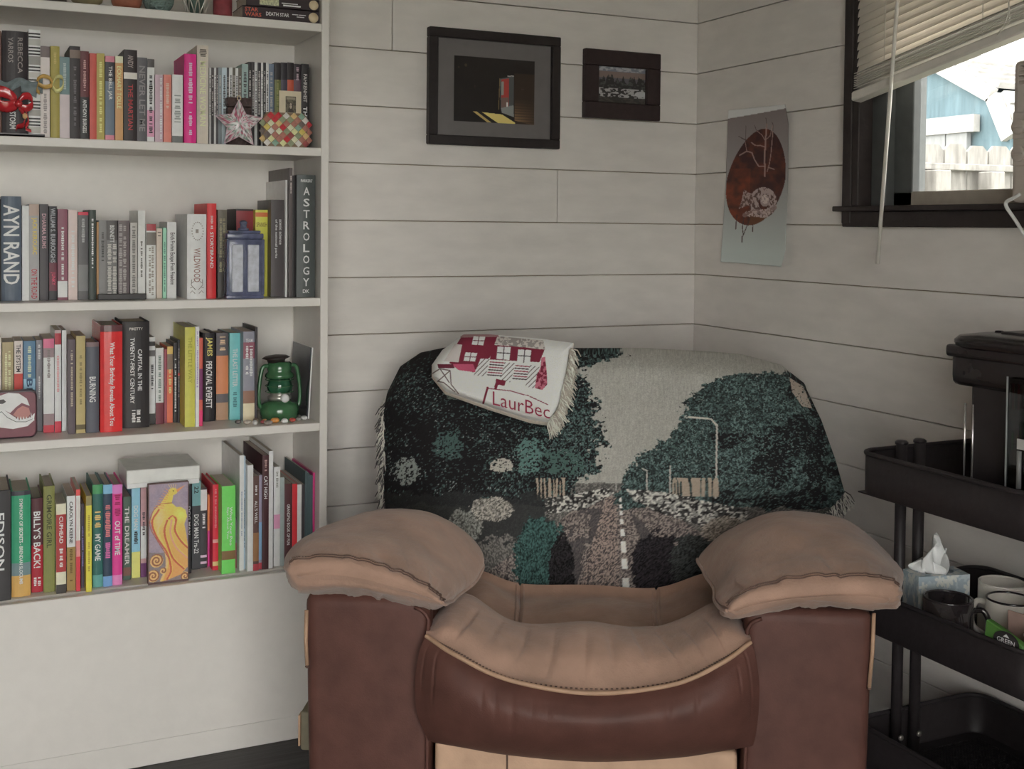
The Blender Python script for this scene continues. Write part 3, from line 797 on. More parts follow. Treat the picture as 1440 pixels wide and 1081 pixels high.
B(3, 381, 402, 281, 417, (66, 60, 62), 'charcoal paperback with lower case white title', [('scenic science', W_, .2, .46, .22, .72), ('of the national parks', W_, .2, .6, .22, .38)], inset=.055)
B(3, 402, 405, 253, 417, (190, 182, 182), 'thin white magazine with pinkish cover', inset=.045, D=.19)
B(3, 405, 411, 236, 417, (70, 62, 62), 'tall dark brown album', [('~', (170, 160, 156), .05, .2, .4)], inset=.03, D=.19)
B(3, 411, 416, 247, 417, (34, 30, 32), 'thin black book beside tall charcoal hardback', inset=.035, D=.18)
B(3, 417, 443, 246, 416, (66, 70, 70), 'tall charcoal hardback with big white stacked capitals', [(c, (190, 194, 192), .1 + i * .093, .165 + i * .093, .34, .5, 0, 'up') for i, c in enumerate('ASTROLOGY')] + [('PARKERS\'', (190, 194, 192), .035, .06, .62, .5, 0, 'up'), ('DK', (190, 194, 192), .935, .965, .36, .5, 0, 'up')], hard=True, inset=.03, D=.19)
# --- fourth shelf down (lantern)
B(4, -12, 2, 474, 604, (176, 168, 160), 'pale book behind the red tin')
B(4, 3, 19, 481, 604, (146, 132, 98), 'khaki paperback behind the red tin', [('~~', (190, 176, 140), .1, .6, .5)])
B(4, 20, 32, 479, 604, (176, 166, 160), 'white over red paperback with black capitals', [('THE SYSTEM', K_, .04, .34, .5)], [(.36, 1, (176, 58, 52))])
B(4, 33, 50, 479, 604, (72, 106, 134), 'steel blue paperback with pale blue foot', [('Blue', (40, 66, 98), .42, .72, .5), ('~', (170, 180, 150), .06, .4, .3)], [(.42, 1, (120, 158, 178))])
B(4, 51, 61, 478, 602, (112, 110, 116), 'plain grey paperback beside the red tin', [('~', (190, 188, 190), .05, .2, .4), ('~', (190, 188, 190), .4, .65, .3)])
B(4, 61, 76, 476, 608, (128, 108, 112), 'pink and grey patterned paperback with white label', [('~', (110, 100, 100), .12, .4, .3)], [(0, .1, (190, 90, 120)), (.2, .8, (196, 188, 180)), (.92, 1, (176, 50, 62))])
B(4, 77, 86, 464, 608, (196, 190, 188), 'white paperback with red ends', [('~', (200, 120, 124), .25, .6, .4)], [(0, .03, (150, 128, 128)), (.03, .14, (150, 40, 52)), (.89, 1, (176, 44, 60))])
B(4, 87, 95, 464, 606, (190, 190, 190), 'plain white paperback beside red ended one')
B(4, 96, 106, 477, 610, (78, 66, 72), 'dark plum paperback with small lettering', [('~', (150, 136, 120), .1, .7, .35)])
B(4, 107, 120, 472, 609, (152, 136, 88), 'khaki gold paperback with small black bird', [('~', (110, 96, 60), .2, .7, .3)], [(.91, .96, (84, 74, 50))])
B(4, 121, 139, 481, 608, (74, 76, 86), 'slate navy hardback with white title', [('BURNING', (200, 204, 208), .38, .66, .5)], [(0, .05, (112, 92, 94))], hard=True)
B(4, 141, 172, 457, 607, (200, 40, 42), 'thick glossy red book with vertical white title', [('What Your Birthday Reveals About You', (230, 206, 200), .16, .94, .28)], [(0, .06, (84, 52, 56))], hard=True, D=.16, rough=.2)
B(4, 172, 210, 452, 601, (40, 37, 39), 'thick black hardback with two line white title', [('CAPITAL IN THE', (198, 196, 190), .26, .65, .16, .64), ('TWENTY-FIRST CENTURY', (198, 196, 190), .15, .77, .16, .36), ('PIKETTY', (170, 166, 160), .055, .08, .5, .5, 0, 'up'), ('~~', lt, .83, .94, .3)], hard=True, D=.135)
B(4, 210, 218, 474, 595, (196, 192, 188), 'slim black and white patterned paperback', [('~', K_, .3, .6, .5)], [(.05, .1, K_), (.15, .22, (90, 86, 86)), (.88, 1, (60, 58, 58))])
B(4, 219, 230, 489, 596, (182, 190, 186), 'pale mint paperback with maroon foot', [('~', (96, 110, 104), .1, .7, .4)], [(.72, 1, (104, 46, 56))])
B(4, 231, 235, 491, 594, (132, 60, 74), 'very slim crimson booklet')
B(4, 235, 243, 487, 592, (196, 88, 62), 'slim orange and red paperback', [('~', (224, 190, 110), .3, .6, .5)], [(0, .1, (196, 150, 80)), (.1, .3, (110, 92, 80))])
B(4, 244, 251, 482, 593, (40, 36, 38), 'slim black paperback with white lettering', [('~', lt, .2, .85, .45)])
B(4, 251, 258, 478, 594, (44, 40, 44), 'slim black paperback with red mark', [('~', (140, 130, 130), .1, .7, .4)], [(.4, .43, (176, 50, 56))])
B(4, 258, 274, 460, 600, (166, 162, 64), 'lime olive paperback with embossed title', [('THE LITTLE WAY', (140, 136, 48), .1, .56, .4)], D=.15)
B(4, 275, 280, 459, 600, (198, 192, 200), 'slim white and lilac paperback', [('~', (140, 116, 160), .05, .6, .4)])
B(4, 280, 285, 475, 599, (176, 72, 60), 'slim paperback shading from orange to purple', [], [(.35, .7, (104, 40, 84)), (.82, 1, (190, 40, 90))])
B(4, 285, 302, 468, 592, (36, 33, 36), 'black hardback with gold and white capitals', [('JAMES', (206, 168, 84), .05, .26, .55), ('PERCIVAL EVERETT', W_, .32, .85, .5)], hard=True)
B(4, 304, 321, 468, 590, (84, 78, 82), 'grey hardback with orange disc on spine', [('~', (206, 150, 120), .04, .2, .5)], [(.26, .7, (204, 112, 74)), (.8, 1, (150, 116, 92))], hard=True)
B(4, 323, 339, 468, 590, (92, 162, 164), 'turquoise paperback with white title', [('THE LAST LETTER', W_, .18, .62, .45), ('~', (60, 110, 116), .68, .84, .4)])
B(4, 342, 358, 466, 592, (112, 112, 124), 'blue grey paperback with rocky shore foot', [('~~', (200, 180, 184), .16, .5, .6), ('TEAM', lt, .08, .12, .6, .5, 0, 'up')], [(.12, .3, (120, 66, 80)), (.66, .8, (120, 86, 70)), (.8, 1, (186, 166, 138))])
B(4, 359, 362, 460, 588, (52, 46, 50), 'dark paperback showing its cover beside the lantern', [], inset=.075)
# --- fifth shelf (firebird picture)
B(5, -24, 15, 690, 842, (56, 54, 56), 'thick charcoal hardback with large white capitals', [('EDISON', (210, 206, 204), .2, .72, .3, .62)], hard=True, inset=.02)
B(5, 16, 43, 690, 838, (44, 132, 96), 'green hardback with white vertical title', [('SYMPHONY OF SECRETS - BRENDAN SLOCUMB', (206, 210, 200), .07, .88, .18)], [(0, .04, (60, 58, 66)), (.68, .8, (92, 112, 116)), (.8, 1, (176, 136, 70))], hard=True)
B(5, 44, 61, 700, 832, (78, 42, 48), 'maroon black hardback with bold white title', [("BILLY'S BACK!", (218, 208, 208), .14, .74, .62), ('~~', W_, .84, .93, .6)], [(.5, 1, (152, 34, 46))], hard=True)
B(5, 61, 77, 683, 832, (110, 112, 62), 'olive green hardback with dark capitals', [('GRIMOIRE GIRL', (58, 62, 34), .08, .58, .45)], hard=True)
B(5, 79, 93, 708, 834, (188, 172, 150), 'cream book with red title panel', [('CUPHEAD', (214, 200, 180), .14, .44, .4), ('~', (214, 200, 180), .5, .7, .4)], [(.12, .76, (146, 46, 46)), (.9, 1, (56, 52, 50))])
B(5, 94, 106, 697, 830, (170, 182, 190), 'pale blue and gold book with black lettering', [('CAROLYN KEENE', K_, .06, .5, .4), ('~', (90, 70, 30), .56, .9, .4)], [(.54, 1, (132, 108, 58))])
B(5, 107, 113, 688, 831, (196, 110, 108), 'slim pink book with white and red ends', [], [(0, .06, (190, 60, 60)), (.06, .5, (206, 170, 166)), (.66, 1, (186, 46, 60))])
B(5, 114, 120, 708, 826, (60, 54, 66), 'slim dark navy book', [('~', (100, 96, 150), .25, .75, .5)])
B(5, 121, 129, 697, 832, (190, 172, 52), 'slim yellow book', [('~', (150, 130, 40), .2, .8, .4)], [(0, .1, (120, 110, 70))])
B(5, 130, 145, 681, 825, (42, 88, 84), 'dark green book with game lettering', [('MY GAME', W_, .48, .74, .55), ('~', (196, 150, 90), .26, .42, .6)], [(0, .09, (60, 128, 80)), (.88, 1, (74, 132, 128))], hard=True)
B(5, 145, 158, 681, 824, (42, 56, 74), 'navy book with pink lettering', [('~', (206, 96, 100), .2, .5, .6), ('~', (196, 84, 140), .55, .72, .6)], [(0, .09, (100, 150, 190)), (.9, 1, (90, 130, 180))], hard=True)
B(5, 158, 172, 681, 822, (206, 44, 118), 'hot pink book with white lettering', [('OUT of TIME', (226, 226, 236), .36, .7, .55), ('~', (140, 20, 70), .1, .3, .6)], [(0, .09, (216, 96, 160)), (.9, 1, (196, 100, 150))], hard=True)
B(5, 173, 184, 698, 815, (64, 84, 72), 'dark green paperback with pale serif capitals', [('THE DREAMER', (176, 184, 172), .12, .82, .55)], [(.85, .95, (104, 70, 60))])
B(5, 185, 197, 682, 812, (112, 160, 190), 'sky blue comic book with yellow foot', [('DOG MAN', W_, .22, .48, .5), ('~', K_, .5, .62, .5)], [(.72, 1, (196, 176, 92))])
B(5, 198, 206, 681, 811, (164, 124, 128), 'dusty pink paperback with white middle', [('~', (70, 60, 66), .3, .55, .5)], [(.45, .8, (196, 190, 190)), (.85, 1, (96, 50, 92))])
B(5, 263, 269, 682, 806, (44, 42, 46), 'slim black comic book behind the picture', [('DOG MAN', W_, .24, .56, .5)])
B(5, 270, 282, 676, 800, (58, 58, 62), 'charcoal comic book with teal top', [('DOG MAN Tra-22', W_, .38, .82, .55), ('22', K_, .06, .14, .5)], [(0, .28, (96, 140, 144))])
B(5, 282, 291, 686, 798, (52, 50, 54), 'slim black and white striped paperback', [('~', W_, .32, .5, .5)], [(.02, .28, (200, 198, 196)), (.84, .87, (200, 150, 170)), (.92, .95, (200, 150, 170))])
B(5, 292, 298, 695, 796, (190, 104, 62), 'slim orange and magenta paperback', [], [(.5, 1, (170, 40, 110))])
B(5, 299, 311, 681, 801, (186, 34, 52), 'red hardback with faint lettering', [('~', (206, 90, 100), .05, .5, .4)], [(.64, .68, (206, 120, 120)), (.9, .95, (206, 150, 100))], hard=True)
B(5, 312, 331, 683, 806, (92, 190, 78), 'bright green paperback with two line title', [('What Your Poo', W_, .24, .68, .2, .66), ('Says About You', W_, .24, .6, .2, .42)], [(.74, .84, (110, 84, 52))], D=.13)
B(5, 331, 336, 728, 800, (120, 100, 118), 'short thin book with floral foot', [], [(.5, 1, (146, 80, 90))], inset=.06)
B(5, 336, 343, 640, 802, (192, 198, 206), 'tall white and pale blue picture book', [('~', (120, 130, 150), .3, .7, .3)], D=.19)
B(5, 343, 348, 641, 800, (130, 148, 164), 'tall thin blue grey picture book', [('~', (70, 86, 96), .3, .8, .4)], D=.19)
B(5, 348, 356, 654, 803, (200, 198, 194), 'tall plain white picture book', D=.19)
B(5, 356, 364, 669, 802, (82, 58, 54), 'brown picture book with white lettering', [("ALL'S WELL", W_, .26, .5, .5), ('~', W_, .1, .2, .4)], [(.6, .9, (130, 92, 60)), (.93, 1, (160, 50, 60))], D=.17)
B(5, 364, 369, 668, 800, (132, 124, 146), 'mauve blue picture book', [], [(.5, .9, (110, 146, 180)), (.93, 1, (170, 60, 70))], D=.17)
B(5, 369, 378, 640, 800, (66, 38, 42), 'tall dark red picture book with white title', [('CAT HIGH', W_, .18, .38, .55), ('~', (150, 120, 116), .04, .14, .4)], D=.19)
B(5, 378, 384, 634, 799, (188, 188, 186), 'tallest pale grey picture book', D=.19)
B(5, 385, 394, 656, 796, (184, 182, 178), 'pale grey book with pink label', [('~', (120, 118, 114), .05, .2, .4)], [(.48, .62, (206, 120, 150))], D=.18)
B(5, 394, 400, 671, 795, (128, 138, 138), 'slim grey teal book', D=.17, inset=.035)
B(5, 400, 411, 680, 795, (72, 40, 44), 'dark maroon book with white lettering', [('GRANDPAS BOOK OF FUN', (206, 196, 194), .25, .75, .4)], inset=.035, D=.17)
B(5, 411, 418, 680, 795, (190, 38, 46), 'slim scarlet book beside the maroon one', inset=.035, D=.17)
B(5, 418, 424, 681, 795, (198, 198, 198), 'slim white book beside the scarlet one', inset=.035, D=.17)
B(5, 424, 430, 681, 795, (54, 50, 54), 'slim black book beside the arm pad', inset=.035, D=.17)
for (a, b), t_, n_ in zip(((430, 435), (435, 440), (440, 445), (445, 449)), (662, 664, 667, 668), ('first', 'second', 'third', 'last')):
    B(5, a, b, t_, 795, (58, 74, 78), n_ + ' dark teal folder counting from the slim black book', inset=.035, D=.18)
B(5, 449, 452, 664, 795, (176, 40, 104), 'thin magenta folder against the side panel', inset=.034, D=.18)
flush()
# ------------------------------------------------------------------ ornaments and other things on the shelves
def thing(name, loc, label, cat, group=None, rz=0):
    o = empty(name, loc, rz); tag(o, label, cat, group); return o
def sx(k, px, inset, py=None):
    y = BF + inset
    return at(1, y, px, py if py is not None else {1: 20, 2: 190, 3: 415, 4: 590, 5: 800}[k])
def px2m(y): return (y - CAM[1]) / FPX * 1.09

# top shelf: books lying flat, basket, yarn, pots
star_red = (170, 70, 52)
for j, (z0, z1, xa, xb, lab) in enumerate(((0, .027, 341, 449, 'black paperback lying flat with orange and white title'), (.0272, .052, 346, 449, 'black paperback lying on top of the orange lettered one'))):
    a, b = sx(1, xa, .012)[0], sx(1, xb, .012)[0]
    o = build('book', MB().box(-(b - a) / 2, (b - a) / 2, 0, .0012, 0, z1 - z0).box(-(b - a) / 2, (b - a) / 2, 0, .1, 0, .001).box(-(b - a) / 2, (b - a) / 2, 0, .1, z1 - z0 - .001, z1 - z0), mat((44, 34, 38), .4), loc=((a + b) / 2, BF + .012, SZ[1] + z0))
    tag(o, lab, 'book', 'books lying flat on the top shelf')
    build('pages', MB().box(-(b - a) / 2 + .001, (b - a) / 2 - .001, .0013, .098, .0011, z1 - z0 - .0011), page_m, o)
    def ht(t, x0, x1, zc, h, col):
        v, f, s = letters(t)
        build('spine_title', MB().add([(lerp(x0, x1, p), -.0006, zc + (q - .5) * h) for p, q in v], f), mat(col, .5, 0, name='lettering'), o)
    w = (b - a)
    if j == 0:
        ht('STAR', -w * .47, -w * .3, .0195, .0085, star_red); ht('WARS', -w * .47, -w * .26, .009, .0085, star_red)
        ht('DEATH STAR', -w * .2, w * .1, .013, .008, W_)
        c = MB().lathe([(.0, 0), (.011, 0), (.011, .0006)], 20); c.v = [(x + w * .42, -.0008 - z_, y + .0125) for x, y, z_ in c.v]
        build('round_sticker', c, mat((176, 158, 128), .5), o)
        build('spine_lettering', MB().box(w * .14, w * .22, -.0007, 0, .015, .0165).box(w * .23, w * .32, -.0007, 0, .015, .0165).box(w * .2, w * .3, -.0007, 0, .0105, .012), mat(lt, .5, 0), o)
    else:
        build('spine_picture', MB().box(-w * .32, -w * .06, -.0008, .0002, .004, .02), mat((150, 150, 120), .5, .4, scale=300), o)
        c = MB().lathe([(.0, 0), (.0105, 0), (.0105, .0006)], 20); c.v = [(x + w * .42, -.0008 - z_, y + .0125) for x, y, z_ in c.v]
        build('round_sticker', c, mat((176, 158, 128), .5), o)
        build('spine_lettering', MB().box(-w * .02, w * .2, -.0007, 0, .010, .012).box(0, w * .24, -.0007, 0, .005, .008), mat(lt, .5, 0), o)
c = sx(1, 222, .07); t = thing('yarn_ball', (c[0], c[1], SZ[1]), 'ball of grey green yarn on the top shelf', 'yarn')
for k in range(26):
    ax = Vector(np.random.default_rng(k).normal(size=3)).normalized(); u = ax.orthogonal().normalized(); v = ax.cross(u); r = .031 - .0006 * (k % 5)
    off = ax * (.012 * math.sin(k * 2.3)); rr = math.sqrt(max(r * r - off.length ** 2, 1e-5))
    build('yarn_strand', MB().tube([off + (u * math.cos(q) + v * math.sin(q)) * rr + Vector((0, 0, .0337)) for q in np.linspace(0, 2 * math.pi, 25)[:-1]], .0022, 5, closed=True), mat((96, 112, 108), .9, .2, scale=200), t)
build('yarn_core', MB().lathe([(.002, .006), (.016, .012), (.026, .026), (.026, .041), (.016, .056), (.002, .061)], 14), mat((96, 112, 108), .9, .2, scale=200), t)
c = sx(1, 275, .055); t = thing('wire_basket', (c[0], c[1], SZ[1]), 'round silver wire basket on the top shelf', 'basket')
for k in range(10):
    q = k * math.pi / 5
    for s_ in (1, -1):
        build('wire', MB().tube([((.017 + .014 * math.sin(w * 2.2)) * math.cos(q + s_ * w * .7), (.017 + .014 * math.sin(w * 2.2)) * math.sin(q + s_ * w * .7), .003 + w * .075) for w in np.linspace(0, 1, 8)], .0012, 5), mat((170, 165, 160), .3, 0, metal=.8), t)
build('rim', MB().tube([(.0285 * math.cos(q), .0285 * math.sin(q), .078) for q in np.linspace(0, 2 * math.pi, 25)[:-1]], .0016, 6, closed=True), mat((170, 165, 160), .3, 0, metal=.8), t)
build('inner_pot', MB().lathe([(.012, .003), (.018, .03), (.02, .06), (.017, .062), (.012, .01)], 18), mat((60, 76, 70), .6), t)
for px, nm, lab, col, prof in ((178, 'clay_pot', 'orange brown clay pot on the top shelf', (128, 74, 56), [(.022, 0), (.03, .015), (.033, .04), (.026, .06), (.028, .066), (.022, .066), (.018, .01)]),
                               (122, 'wooden_bowl', 'small olive wooden bowl on the top shelf', (110, 100, 74), [(.016, 0), (.03, .012), (.036, .032), (.033, .032), (.014, .008)]),
                               (313, 'red_tin', 'small round red tin on the top shelf', (120, 50, 56), [(.019, 0), (.02, .002), (.02, .05), (.021, .05), (.021, .062), (.019, .064)]),
                               (76, 'dark_jar', 'small dark glass jar on the top shelf', (52, 44, 42), [(.022, 0), (.024, .004), (.024, .05), (.015, .06), (.016, .075), (.013, .075)])):
    c = sx(1, px, .05); tag(build(nm, MB().lathe(prof, 22), mat(col, .5, .2, .1, 60), loc=(c[0], c[1], SZ[1])), lab, 'pot' if 'pot' in nm else nm.split('_')[1])
c = sx(1, 318, .15); tag(build('wooden_block', MB().box(-.009, .009, -.02, .02, 0, .09), mat((120, 108, 92), .7), bevel=.002, loc=(c[0], c[1], SZ[1])), 'upright beige wooden block beside the books lying flat', 'block')

# star ornament
c = sx(2, 336, .022)
R1, R2 = .0545, .027
st = thing('star_ornament', (c[0], c[1], SZ[2] + .0026), 'pink and silver puffy star ornament standing on the shelf', 'ornament')
pts = []
for i in range(10):
    q = math.pi / 2 + i * math.pi / 5; r = R1 if i % 2 == 0 else R2
    pts.append((r * math.cos(q), .0425 + r * math.sin(q)))
pts = np.array(pts)
nring = 8
G = []
for s in range(nring + 1):
    f = 1 - s / nring
    P = cr_closed(pts, 120) if False else np.concatenate([np.linspace(pts[i], pts[(i + 1) % 10], 13)[:-1] for i in range(10)])
    P = (P - [0, .0425]) * f + [0, .0425]
    dep = .014 * math.sin((1 - f) * math.pi / 2) ** .7
    G.append(np.stack([P[:, 0], -dep * np.ones(len(P)), P[:, 1]], -1))
G = np.array(G)
X, Z = G[..., 0], G[..., 2]
p = Paint(X, Z, (176, 150, 160)); n1, n2 = fbm(X * 160, Z * 160, 3), fbm(X * 260, Z * 260, 8)
p.fill(n1 > .52, (196, 186, 188)); p.fill((n2 > .6), (150, 70, 92)); p.fill((n2 < .36), (84, 76, 80)); p.fill((n1 < .36), (206, 200, 202))
p.fill((fbm(X * 200, Z * 200, 20) > .66), (110, 130, 120)); p.fill((np.abs(G[..., 1]) < .004), (200, 150, 168), .7)
star_print = print_mat('glitter', .2, 0, .8)
o = build('front_shell', MB().grid(G, wrap=True), star_print, st, colors=p.out())
G2 = G.copy(); G2[..., 1] *= -.6
build('back_shell', MB().grid(G2, wrap=True), mat((120, 70, 86), .3, .2, scale=120), st)
build('hanging_loop', MB().tube([(.004 * math.cos(q), 0, .098 + .005 * math.sin(q)) for q in np.linspace(0, 2 * math.pi, 13)[:-1]], .0007, 5, closed=True), mat((176, 160, 120), .3, 0, metal=.8), st)
# dark carved box behind the star
c = sx(2, 337, .05); a, b = sx(2, 320, .05)[0], sx(2, 354, .05)[0]; zt = at(1, BF + .05, 337, 137)[2]
bx = thing('carved_box', ((a + b) / 2, BF + .05, SZ[2]), 'dark brown carved wooden box behind the star ornament', 'box')
cb = mat((58, 42, 40), .4, .35, .4, 120)
build('body', MB().box(-(b - a) / 2, (b - a) / 2, 0, .022, 0, (zt - SZ[2]) * .8), cb, bx, bevel=.003)
build('lid', MB().box(-(b - a) / 2 - .001, (b - a) / 2 + .001, -.001, .022, (zt - SZ[2]) * .81, zt - SZ[2]), cb, bx, bevel=.004)
build('clasp', MB().lathe([(.001, 0), (.004, .001), (.001, .003)], 10, (0, 0, 0)).add([], []), mat((140, 120, 90), .3, 0, metal=.7), bx, loc=(0, -.001, (zt - SZ[2]) * .8)).rotation_euler = (math.pi / 2, 0, 0)

# woven wrapper pouch: each strip square is a piece
a, b = sx(2, 369, .02)[0], sx(2, 438, .02)[0]; zt = at(1, BF + .02, 405, 158)[2] - SZ[2]
po = thing('woven_pouch', ((a + b) / 2, BF + .02, SZ[2]), 'colourful pouch woven from folded wrappers beside the star', 'pouch')
wv = (b - a) / 2
body = []
for i in range(11):
    zz = zt * i / 10; e = 1 - abs(2 * i / 10 - 1) ** 4 * .22
    th = .014 * (1 - (i / 10) ** 2 * .6)
    body.append([(wv * .98 * e * np.sign(math.cos(q)) * abs(math.cos(q)) ** .5, .016 + th * math.sin(q), zz) for q in np.linspace(0, 2 * math.pi, 29)[:-1]])
build('pouch_body', MB().grid(body, wrap=True), mat((110, 90, 70), .5), po)
cols = [(176, 150, 100), (170, 40, 48), (190, 176, 150), (120, 128, 100), (150, 96, 84), (196, 180, 130), (96, 84, 80), (176, 160, 80), (182, 172, 168), (130, 60, 60), (110, 140, 124)]
sq = .0125; rr = random.Random(4)
for i in range(-14, 15):
    for j in range(-2, 18):
        u = (i + j) * sq * .95 * .72 - zt * 0 ; v = (j - i) * sq * .95 * .72
        zc = v
        if abs(u) > wv * (.98 - .25 * abs(2 * zc / zt - 1) ** 4) or zc < .004 or zc > zt - .003: continue
        th = .014 * (1 - (zc / zt) ** 2 * .6)
        yy = .016 - th * math.sqrt(max(0, 1 - (abs(u) / wv) ** 4)) - .001
        h = sq * .66
        q = (i + j) % 2
        d = h * .98
        V = [(u - d, yy, zc), (u, yy, zc - d), (u + d, yy, zc), (u, yy, zc + d), (u, yy - .0026, zc)]
        # a slightly pillowed diamond
        build('woven_strip', MB().add(V, [(0, 1, 4), (1, 2, 4), (2, 3, 4), (3, 0, 4)]), mat(rr.choice(cols), .3, 0, spec=.6, name='foil_strip'), po)
# small card with portrait
a, b = sx(2, 392, .062)[0], sx(2, 423, .062)[0]; zt = at(1, BF + .062, 407, 128)[2] - SZ[2]
cd = thing('portrait_card', ((a + b) / 2, BF + .06, SZ[2]), 'cream card with small grey portrait behind the woven pouch', 'card')
w = (b - a) / 2
build('card_sheet', MB().box(-w, w, 0, .0015, 0, zt), mat((176, 164, 140), .7), cd)
def por(U, V):
    p = Paint(U, V, (96, 90, 76)); n = fbm(U * 8, V * 10, 3); p.fill(n > .5, (74, 68, 60)); p.rect(.1, .9, .06, .2, (128, 120, 104)); p.ell(.5, .62, .2, .26, (60, 54, 48)); p.ell(.5, .58, .13, .18, (146, 134, 120)); p.ell(.42, .55, .03, .03, (50, 46, 44)); p.ell(.58, .55, .03, .03, (50, 46, 44)); p.poly([(.2, 1), (.35, .8), (.65, .8), (.8, 1)], (66, 60, 56))
    return p.out()
paint_grid('portrait_print', lambda U, V: np.stack([lerp(-w * .42, w * .52, U), U * 0 - .0006, lerp(zt - .012, zt - .048, V)], -1), 40, 50, por, PRINT_PAPER, cd)

# black tray with red bow, grey scarf, gold bow at the left
a, b = sx(2, -20, .006)[0], sx(2, 63, .006)[0]
tag(build('black_tray', MB().box(0, b - a, 0, .008, 0, .003).box(0, b - a, 0, .002, 0, .0055), mat((36, 30, 32), .3), loc=(a, BF + .003, SZ[2])), 'thin black tray under the red bow on the shelf', 'tray')
redm = mat((160, 26, 34), .15, .15, .1, 30, .8, coat=.6, name='shiny_red_ribbon')
def ribbon(name, pts, w, m, loc, parent=None, twist=0):
    P = cr(np.array(pts), 30); G = []
    for i, p_ in enumerate(P):
        q = twist * i / 29
        G.append([(p_[0], p_[1] - w * s_ * math.sin(q) * .5 - .002 * (1 - abs(s_)), p_[2] + w * s_ * math.cos(q) * .5) for s_ in np.linspace(-1, 1, 7)])
    o = build(name, MB().grid(G), m, parent, loc=loc)
    md = o.modifiers.new('thick', 'SOLIDIFY'); md.thickness = .0012
    return o
def S2(px, py, ins=.008): 
    q = at(1, BF + ins, px, py); return np.array(q)
o0 = S2(30, 190)
rb = thing('red_bow', (o0[0], BF + .008, SZ[2] + .0045), 'shiny red ribbon bow in front of thick black hardback', 'ribbon')
def rel(px, py, ins): return tuple(S2(px, py, ins) - np.array(rb.location))
build_r = lambda pts, w, tw=0: ribbon('ribbon_loop', [rel(*p_) for p_ in pts], w, redm, None, rb, tw)
build_r([(-14, 128, .004), (0, 128, .002), (14, 133, .0), (24, 145, .004), (10, 150, .002), (-4, 146, .004), (-14, 140, .006)], .022, .5)
build_r([(24, 146, .002), (32, 136, .0), (42, 136, .002), (46, 146, .004), (38, 152, .002), (28, 150, .002)], .014, .4)
build_r([(26, 150, .004), (34, 162, .002), (33, 175, .004), (24, 178, .002), (22, 183, .003)], .012, 1.2)
build_r([(36, 155, .004), (40, 170, .003), (36, 180, .002), (44, 184, .003)], .009, -.8)
build('knot', MB().lathe([(.002, -.007), (.007, -.004), (.008, .003), (.002, .008)], 12), redm, rb, loc=rel(26, 146, 0))
build('gold_bead', MB().lathe([(.001, -.006), (.0045, -.003), (.0045, .003), (.001, .006)], 12), mat((176, 140, 96), .3, 0), rb, loc=rel(35, 163, .001))
scm = mat((92, 102, 106), .8, .25, .3, 60, name='grey_blue_cloth')
o1 = S2(22, 130)
G = []
for i, u in enumerate(np.linspace(-16, 60, 60)):
    row = []
    for v in np.linspace(0, 1, 14):
        y0 = 112 + 3 * math.sin(u * .17); y1 = 122 + 6 * math.sin(u * .11 + 1) + (14 if u > 30 and u < 52 else 4)
        row.append(S2(u, lerp(y0, y1, v), .0105 + .0012 * math.sin(v * 9 + u * .3)) - o1)
    G.append(row)
o = build('grey_scarf', MB().grid(np.array(G)), scm, loc=o1); o.modifiers.new('t', 'SOLIDIFY').thickness = .001
tag(o, 'folded blue grey cloth strip draped across the black hardback', 'cloth')
gm = mat((168, 132, 66), .3, .2, .2, 60, .6, name='gold_ribbon')
o2 = S2(68, 130)
gb = thing('gold_bow', (o2[0], BF + .006, o2[2]), 'gold ribbon bow hanging in front of the pale grey paperback', 'ribbon')
for k, L in enumerate(([(52, 112), (60, 107), (70, 110), (74, 118), (64, 122), (54, 118)], [(74, 118), (80, 108), (88, 110), (88, 122), (80, 128), (74, 122)], [(54, 116), (52, 126), (56, 130)])):
    P = [tuple(S2(x_, y_, .004 + .003 * (i % 2)) - np.array(gb.location)) for i, (x_, y_) in enumerate(L)]
    ribbon('ribbon_loop', P, .008, gm if k != 1 else mat((190, 170, 110), .3, .2, .1, 60, .6), None, gb, .5)

# black riser under a few small books
a, b = sx(3, 137, .06)[0], sx(3, 205, .06)[0]
tag(build('book_riser', MB().box(0, b - a, 0, .012, 0, .012), mat((34, 30, 31), .35), bevel=.001, seg=1, loc=(a, BF + .05, SZ[3])), 'low black riser in front of small grey paperbacks', 'riser')

# blue ceramic box with stepped lid (plain, panelled doors)
a, b = sx(3, 318, .008)[0], sx(3, 371, .008)[0]; w = (b - a) / 2
zb = lambda py: at(1, BF + .01, 345, py)[2] - SZ[3]
blue = mat((66, 70, 96), .25, .25, .1, 60, .6, coat=.4, name='blue_glaze'); pale = mat((148, 150, 160), .3, .2, .1, 80, .6, name='pale_glaze')
cbx = thing('ceramic_box', ((a + b) / 2, BF + .004, SZ[3]), 'blue glazed ceramic box with two pale front panels and knobbed lid', 'box')
h1 = zb(336)
build('body', MB().box(-w * .95, w * .95, .002, .044, .004, h1), blue, cbx, bevel=.003)
build('base', MB().box(-w, w, 0, .047, 0, .008), blue, cbx, bevel=.003)
build('lid', MB().box(-w * .97, w * .97, 0, .046, h1, zb(328)).box(-w * .85, w * .85, .006, .04, zb(328), zb(324)), blue, cbx, bevel=.004)
build('lid_knob', MB().lathe([(.012, 0), (.012, .004), (.007, .006), (.007, .014), (.009, .016), (.006, .021), (.001, .022)], 16), blue, cbx, loc=(0, .023, zb(324)))
for s_ in (-1, 1):
    build('corner_post', MB().box(s_ * w * .93 - .003, s_ * w * .93 + .003, -.0015, .006, .008, h1), blue, cbx, bevel=.0015, seg=1)
    for r_ in range(1):
        z0 = .012
        build('door_panel', MB().box(s_ * w * .42 - w * .3, s_ * w * .42 + w * .3, -.0005, .004, z0 + .003, h1 - .012), pale, cbx, bevel=.0015, seg=1)
